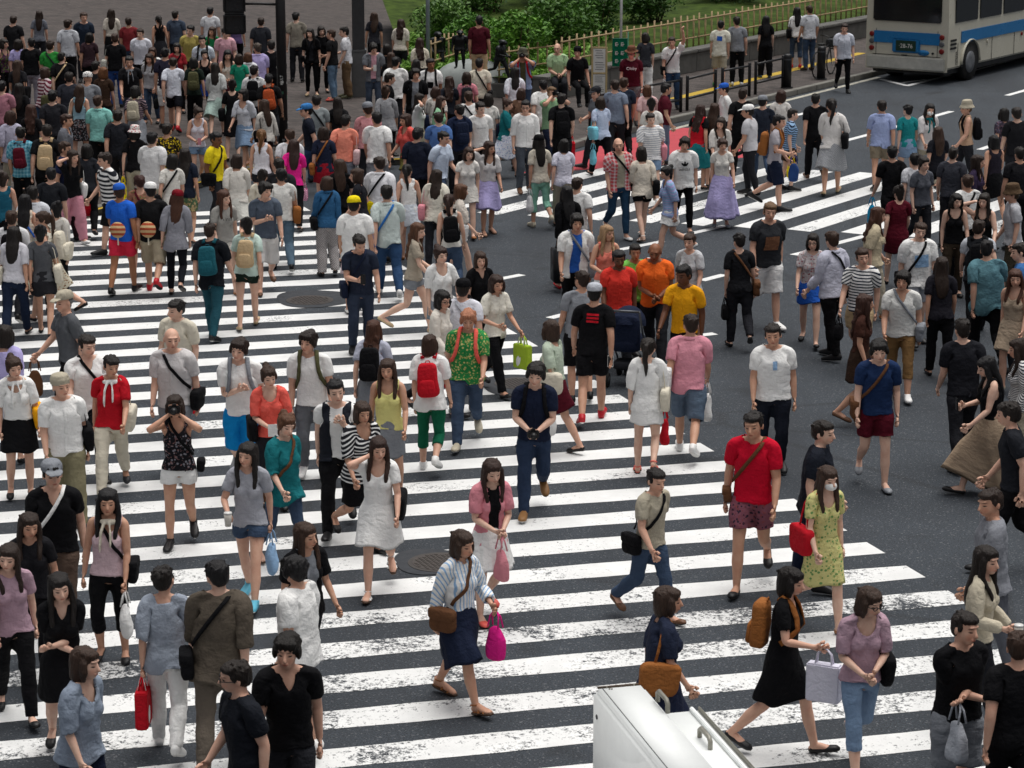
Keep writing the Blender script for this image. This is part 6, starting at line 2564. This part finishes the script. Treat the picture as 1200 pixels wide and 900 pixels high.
53 78 140 f w65|wide stripe/c9b9bc/6a2a3a|capri J|bb flat:K|tote:U:R|woman in white and wine striped top
72 61 180 m w30|big K|pants K|cr shoe:K|fat:1.2 cross:E:L|big man in black tee with tan bag
37 44 178 m stand|tee K|pants 8f8a94|cr shoe:K|fat:1.1|man in black tee and grey trousers, top left
27 46 180 f stand|tee V|pants K|bb flat:K||woman in lavender tee at the top left
59 47 178 m stand|tee 2f8a3a|pants 23366a|cr shoe:K|cross:D:R|man in green tee at the top left
4 45 60 f stand|tank floral/4a2a48/6fa03a|pants K|bb flat:K|tote:K:R|woman in dark floral tank top, top left corner
2 94 175 m w25|tee b9808e|pants D|cr shoe:K||man in dull pink tee cut by the left edge
36 122 178 f w55|tee 1b1a1c|pants K|wv.3d241b flat:K||brown haired woman in black, upper left
22 97 180 f w70|tee K|pants D|lg flat:K|plas:W:L|woman with long hair in black carrying white bag, upper left
12 129 200 f w40|tunic b3b0c3|pants c|bb.3a261e flat:K||woman in pale lilac tunic, upper left edge
151 65 5 m w30|vee 1c1c1f|pants 4a5160|cr shoe:K|scarf:G|man in dark tee facing camera on the plaza
175 62 350 f w60|tee b9b8ba|slim J|lg flat:K|tote:c:R|long haired woman in grey tee and jeans
121 78 180 f w45|tee 3a2a20|pants D|bb.6b4428 flat:K|paper:9a7448:R|brown haired woman carrying a brown paper bag
134 39 182 m stand|tee K|pants 2d4a86|cr shoe:K|tote:b9b8ae:L|man in black with a big pale sack
112 71 180 m w20|tee 1b1b1e|pants K|cr shoe:K||dark haired man in black tee near the patterned scarf
164 33 0 m stand|shirt d9dbe4|pants K|cr shoe:K||man in pale white shirt at the top of the plaza
178 55 5 f stand|wide stripe/WK|pants J|bb.3a261e flat:K||woman in black and white hooped top
193 56 190 m stand|tee 2a2838|shorts W|cr shoe:K|hand:K:L|man in dark purple tee and white shorts
203 67 180 m w25|tee dfe3ee|mid 191b22|cr shoe:R:K||man in plain white tee and navy shorts on the plaza
207 50 8 f stand|tee a83038|pants K|bb flat:K|cross:K:R|woman in red top with black bobbed hair
227 67 182 f w50|tee 1f2a24|pants K|bb flat:K|back:U|woman in dark green black top with camouflage look pack
239 58 0 f stand|tank K|skirt 23408a|pn flat:K||woman in black tank top and blue skirt
252 73 182 f w70|wide c3c6c4|aline b3cbc2|lg flat:K||woman in pale mint skirt seen from behind
236 41 0 m stand|tee c9d3dc|pants K|cr shoe:K|back:K|man in pale tee with black backpack straps, top
249 31 5 f stand|tee 1d7a4a|skirt K|lg flat:K||woman in emerald green top, top of plaza
223 29 0 m stand|polo b3a45c|pants D|cr shoe:K||man in mustard khaki polo, top of plaza
267 58 15 f stand_hands|tank d3cbc0|pencil 5a2a30|lg flat:K||woman in cream sleeveless top holding hands together
264 32 10 m stand|shirt d3a3ae|pants N|cr shoe:K||man in pale pink shirt, top of plaza
301 50 200 m stand|shirt a99fcc|pants D|cr.4a4038 shoe:K|fat:1.08|man in lavender shirt from behind
298 76 178 m stand|tee e0e0e0|pants D|cr shoe:K|back:K|man in white tee with black backpack under the signal
315 86 180 m w40|tee 1a1a1c|pants D|cr shoe:K|back:b0502c|man in black tee with a rust orange backpack
290 61 195 f stand|shirt dcdce0|pants K|bb.5a3b28 flat:K||woman in white shirt beneath the pedestrian signal
280 63 180 f stand|tdress 1f8a6c|-|bb flat:K||woman in sea green dress beneath the signal
285 104 335 f w20|wide cdd0d8|aline j|bb flat:t||woman in white top and pale blue skirt
272 93 180 f w55|bdress 17171a|-|bn flat:K|tote:K:L|woman in knee length black dress on the plaza
232 125 15 f w30_hands|tank d9d5de|hot j|bn flat:K|phone:P|woman in white tank and denim shorts with pink phone
309 116 230 f w65|lshirt d3cfc8|pants 3a2020|lg flat:K|tote:K:L|woman in loose cream shirt, long hair, by the pole
306 151 172 f w45|tank e3e3ea|hot D|pn.6b4a2a flat:K||brown ponytailed woman in white tank top
340 151 180 m w20|tee d9dade|pants M|cr shoe:K||dark haired man in white tee near the sticker pole
327 185 180 m w60|tee D|pants D|cr shoe:K||dark haired man in charcoal behind hot pink tee
371 111 185 m w40|tee 8f9798|pants J|cr shoe:K|cross:K:R plas:e6e01a:R|man in grey tee with a bright yellow bag
395 113 182 f w70|tee 1a1a1c|pants K|lg flat:K||woman in black with long hair left of salmon tee
358 120 270 m w25|tee 1f2430|pants 2a3a5a|cr shoe:K|cap:3a7ab8|man in dark tee and light blue cap
318 47 190 m stand|tee K|pants K|cr shoe:K||man in black behind the sticker covered pole
363 33 0 f stand|open K+D|slim K|lg flat:E|cross:K:R|woman in black with beige soled shoes on the plaza
376 30 10 f stand|tunic K|slim K|bb flat:K||woman in black tunic beside the beige soled shoes
388 34 250 m stand_elbow|tee 19191b|pants 60788f|cr flat:C||man in black tee and faded jeans
403 31 265 m stand_elbow|shirt dcdde2|loose 6b5640|cr shoe:U||man in white shirt and brown cargo trousers
15 18 170 m stand|tee 1b1b1e|pants K|cr shoe:K||dark clothed man at the top left corner of the plaza
46 12 185 f stand|tee 6b6f78|pants D|lg flat:K||long haired woman in slate top, back of the plaza
80 22 175 m stand|shirt b9bcc2|pants K|cr shoe:K||man in pale grey shirt at the back of the plaza
105 38 180 f w40|tee 3b2a30|pants K|bb flat:K||woman in plum brown top behind the green tee
98 14 10 m stand|tee 26303f|pants D|cr shoe:K||man in blue black tee facing camera, back of plaza
130 10 185 f stand|blouse c9c2b6|skirt K|lg flat:K||woman in cream blouse and black skirt, far plaza
150 20 178 m stand|tee 7a2a2f|pants J|cr shoe:K||man in brick red tee at the back of the plaza
186 18 190 f stand|tank K|skirt D|pn flat:K||ponytailed woman in black at the back of the plaza
205 12 175 m stand|polo 3f4a5a|pants D|cr shoe:K||man in slate blue polo at the back of the plaza
246 8 180 m stand|tee d0d2d6|pants N|cr shoe:K||man in pale tee and navy trousers, far plaza
276 14 185 f stand|tee 5a4a70|pants K|lg flat:K||woman in muted purple tee at the back of the plaza
306 20 180 m stand|shirt 2b2d33|pants K|cr shoe:K||man in charcoal shirt behind the lavender shirt
346 14 185 m stand|tee 8a8478|pants D|cr shoe:K||man in khaki grey tee behind the sticker pole
438 14 180 f stand|tee 2a2a30|pants K|lg flat:K||woman in black behind the grey metal pillar
470 22 170 f stand|blouse d8d0c4|pants D|wv.33211a flat:K||brown haired woman in ivory blouse by the planted bed
20 70 175 f w60|tee 232327|pants D|lg flat:K|tote:K:R|long haired woman in black carrying a black tote, upper left
62 105 180 m w20|tee 2a2a2f|pants K|cr shoe:K||man in black tee behind the striped top, upper left
100 168 185 f w50|tee 26282e|pants K|bb flat:K||bobbed woman in black between blue tee and striped tee
60 196 180 m w45|tee 1f2126|pants K|cr shoe:K||man in black tee above the beige plaid woman
138 128 178 m w30|tee 23252b|pants D|cr shoe:K||man in black tee left of the printed white hat
1100 148 185 f w30|tee 1e1f26|pants K|lg flat:K||long haired woman in black behind the straw hat
1118 172 170 m w60|tee 3a3c44|pants D|cr shoe:K||man in dark grey tee below the straw hat
1166 158 190 f w20|tank 2a2630|skirt K|bb flat:K||bobbed woman in dark tank top at the far right
1196 172 185 m w50|tee 1c1c20|pants K|cr shoe:K||man in black at the right edge below the black tee
1104 300 175 f w40|tee 24232a|pants K|lg flat:K||long haired woman in black beside the grey teal shirt
1128 372 190 m w65|tee 1d1e24|pants D|cr shoe:K||man in black walking away at right of the brown trousers
1185 470 260 m w30|tee 22242a|pants K|cr shoe:K||man in black at the right edge behind the beige skirt
32 600 5 f w35|tee 1b1b1f|pants K|lg flat:K||woman in black behind the mauve top at lower left
"""


for line in TABLE.strip().split('\n'):
    person(line)
for r in PEOPLE:
    carry(r)
bpy.context.view_layer.update()
if PEOPLE:
    XY = np.array([r['loc'][:2] for r in PEOPLE])
    for i in range(len(XY)):
        for j in range(i):
            d = np.linalg.norm(XY[i] - XY[j])
            if d < .36:
                print('CLOSE %.2f' % d, PEOPLE[i]['px'], PEOPLE[j]['px'], PEOPLE[i]['label'], '/', PEOPLE[j]['label'])
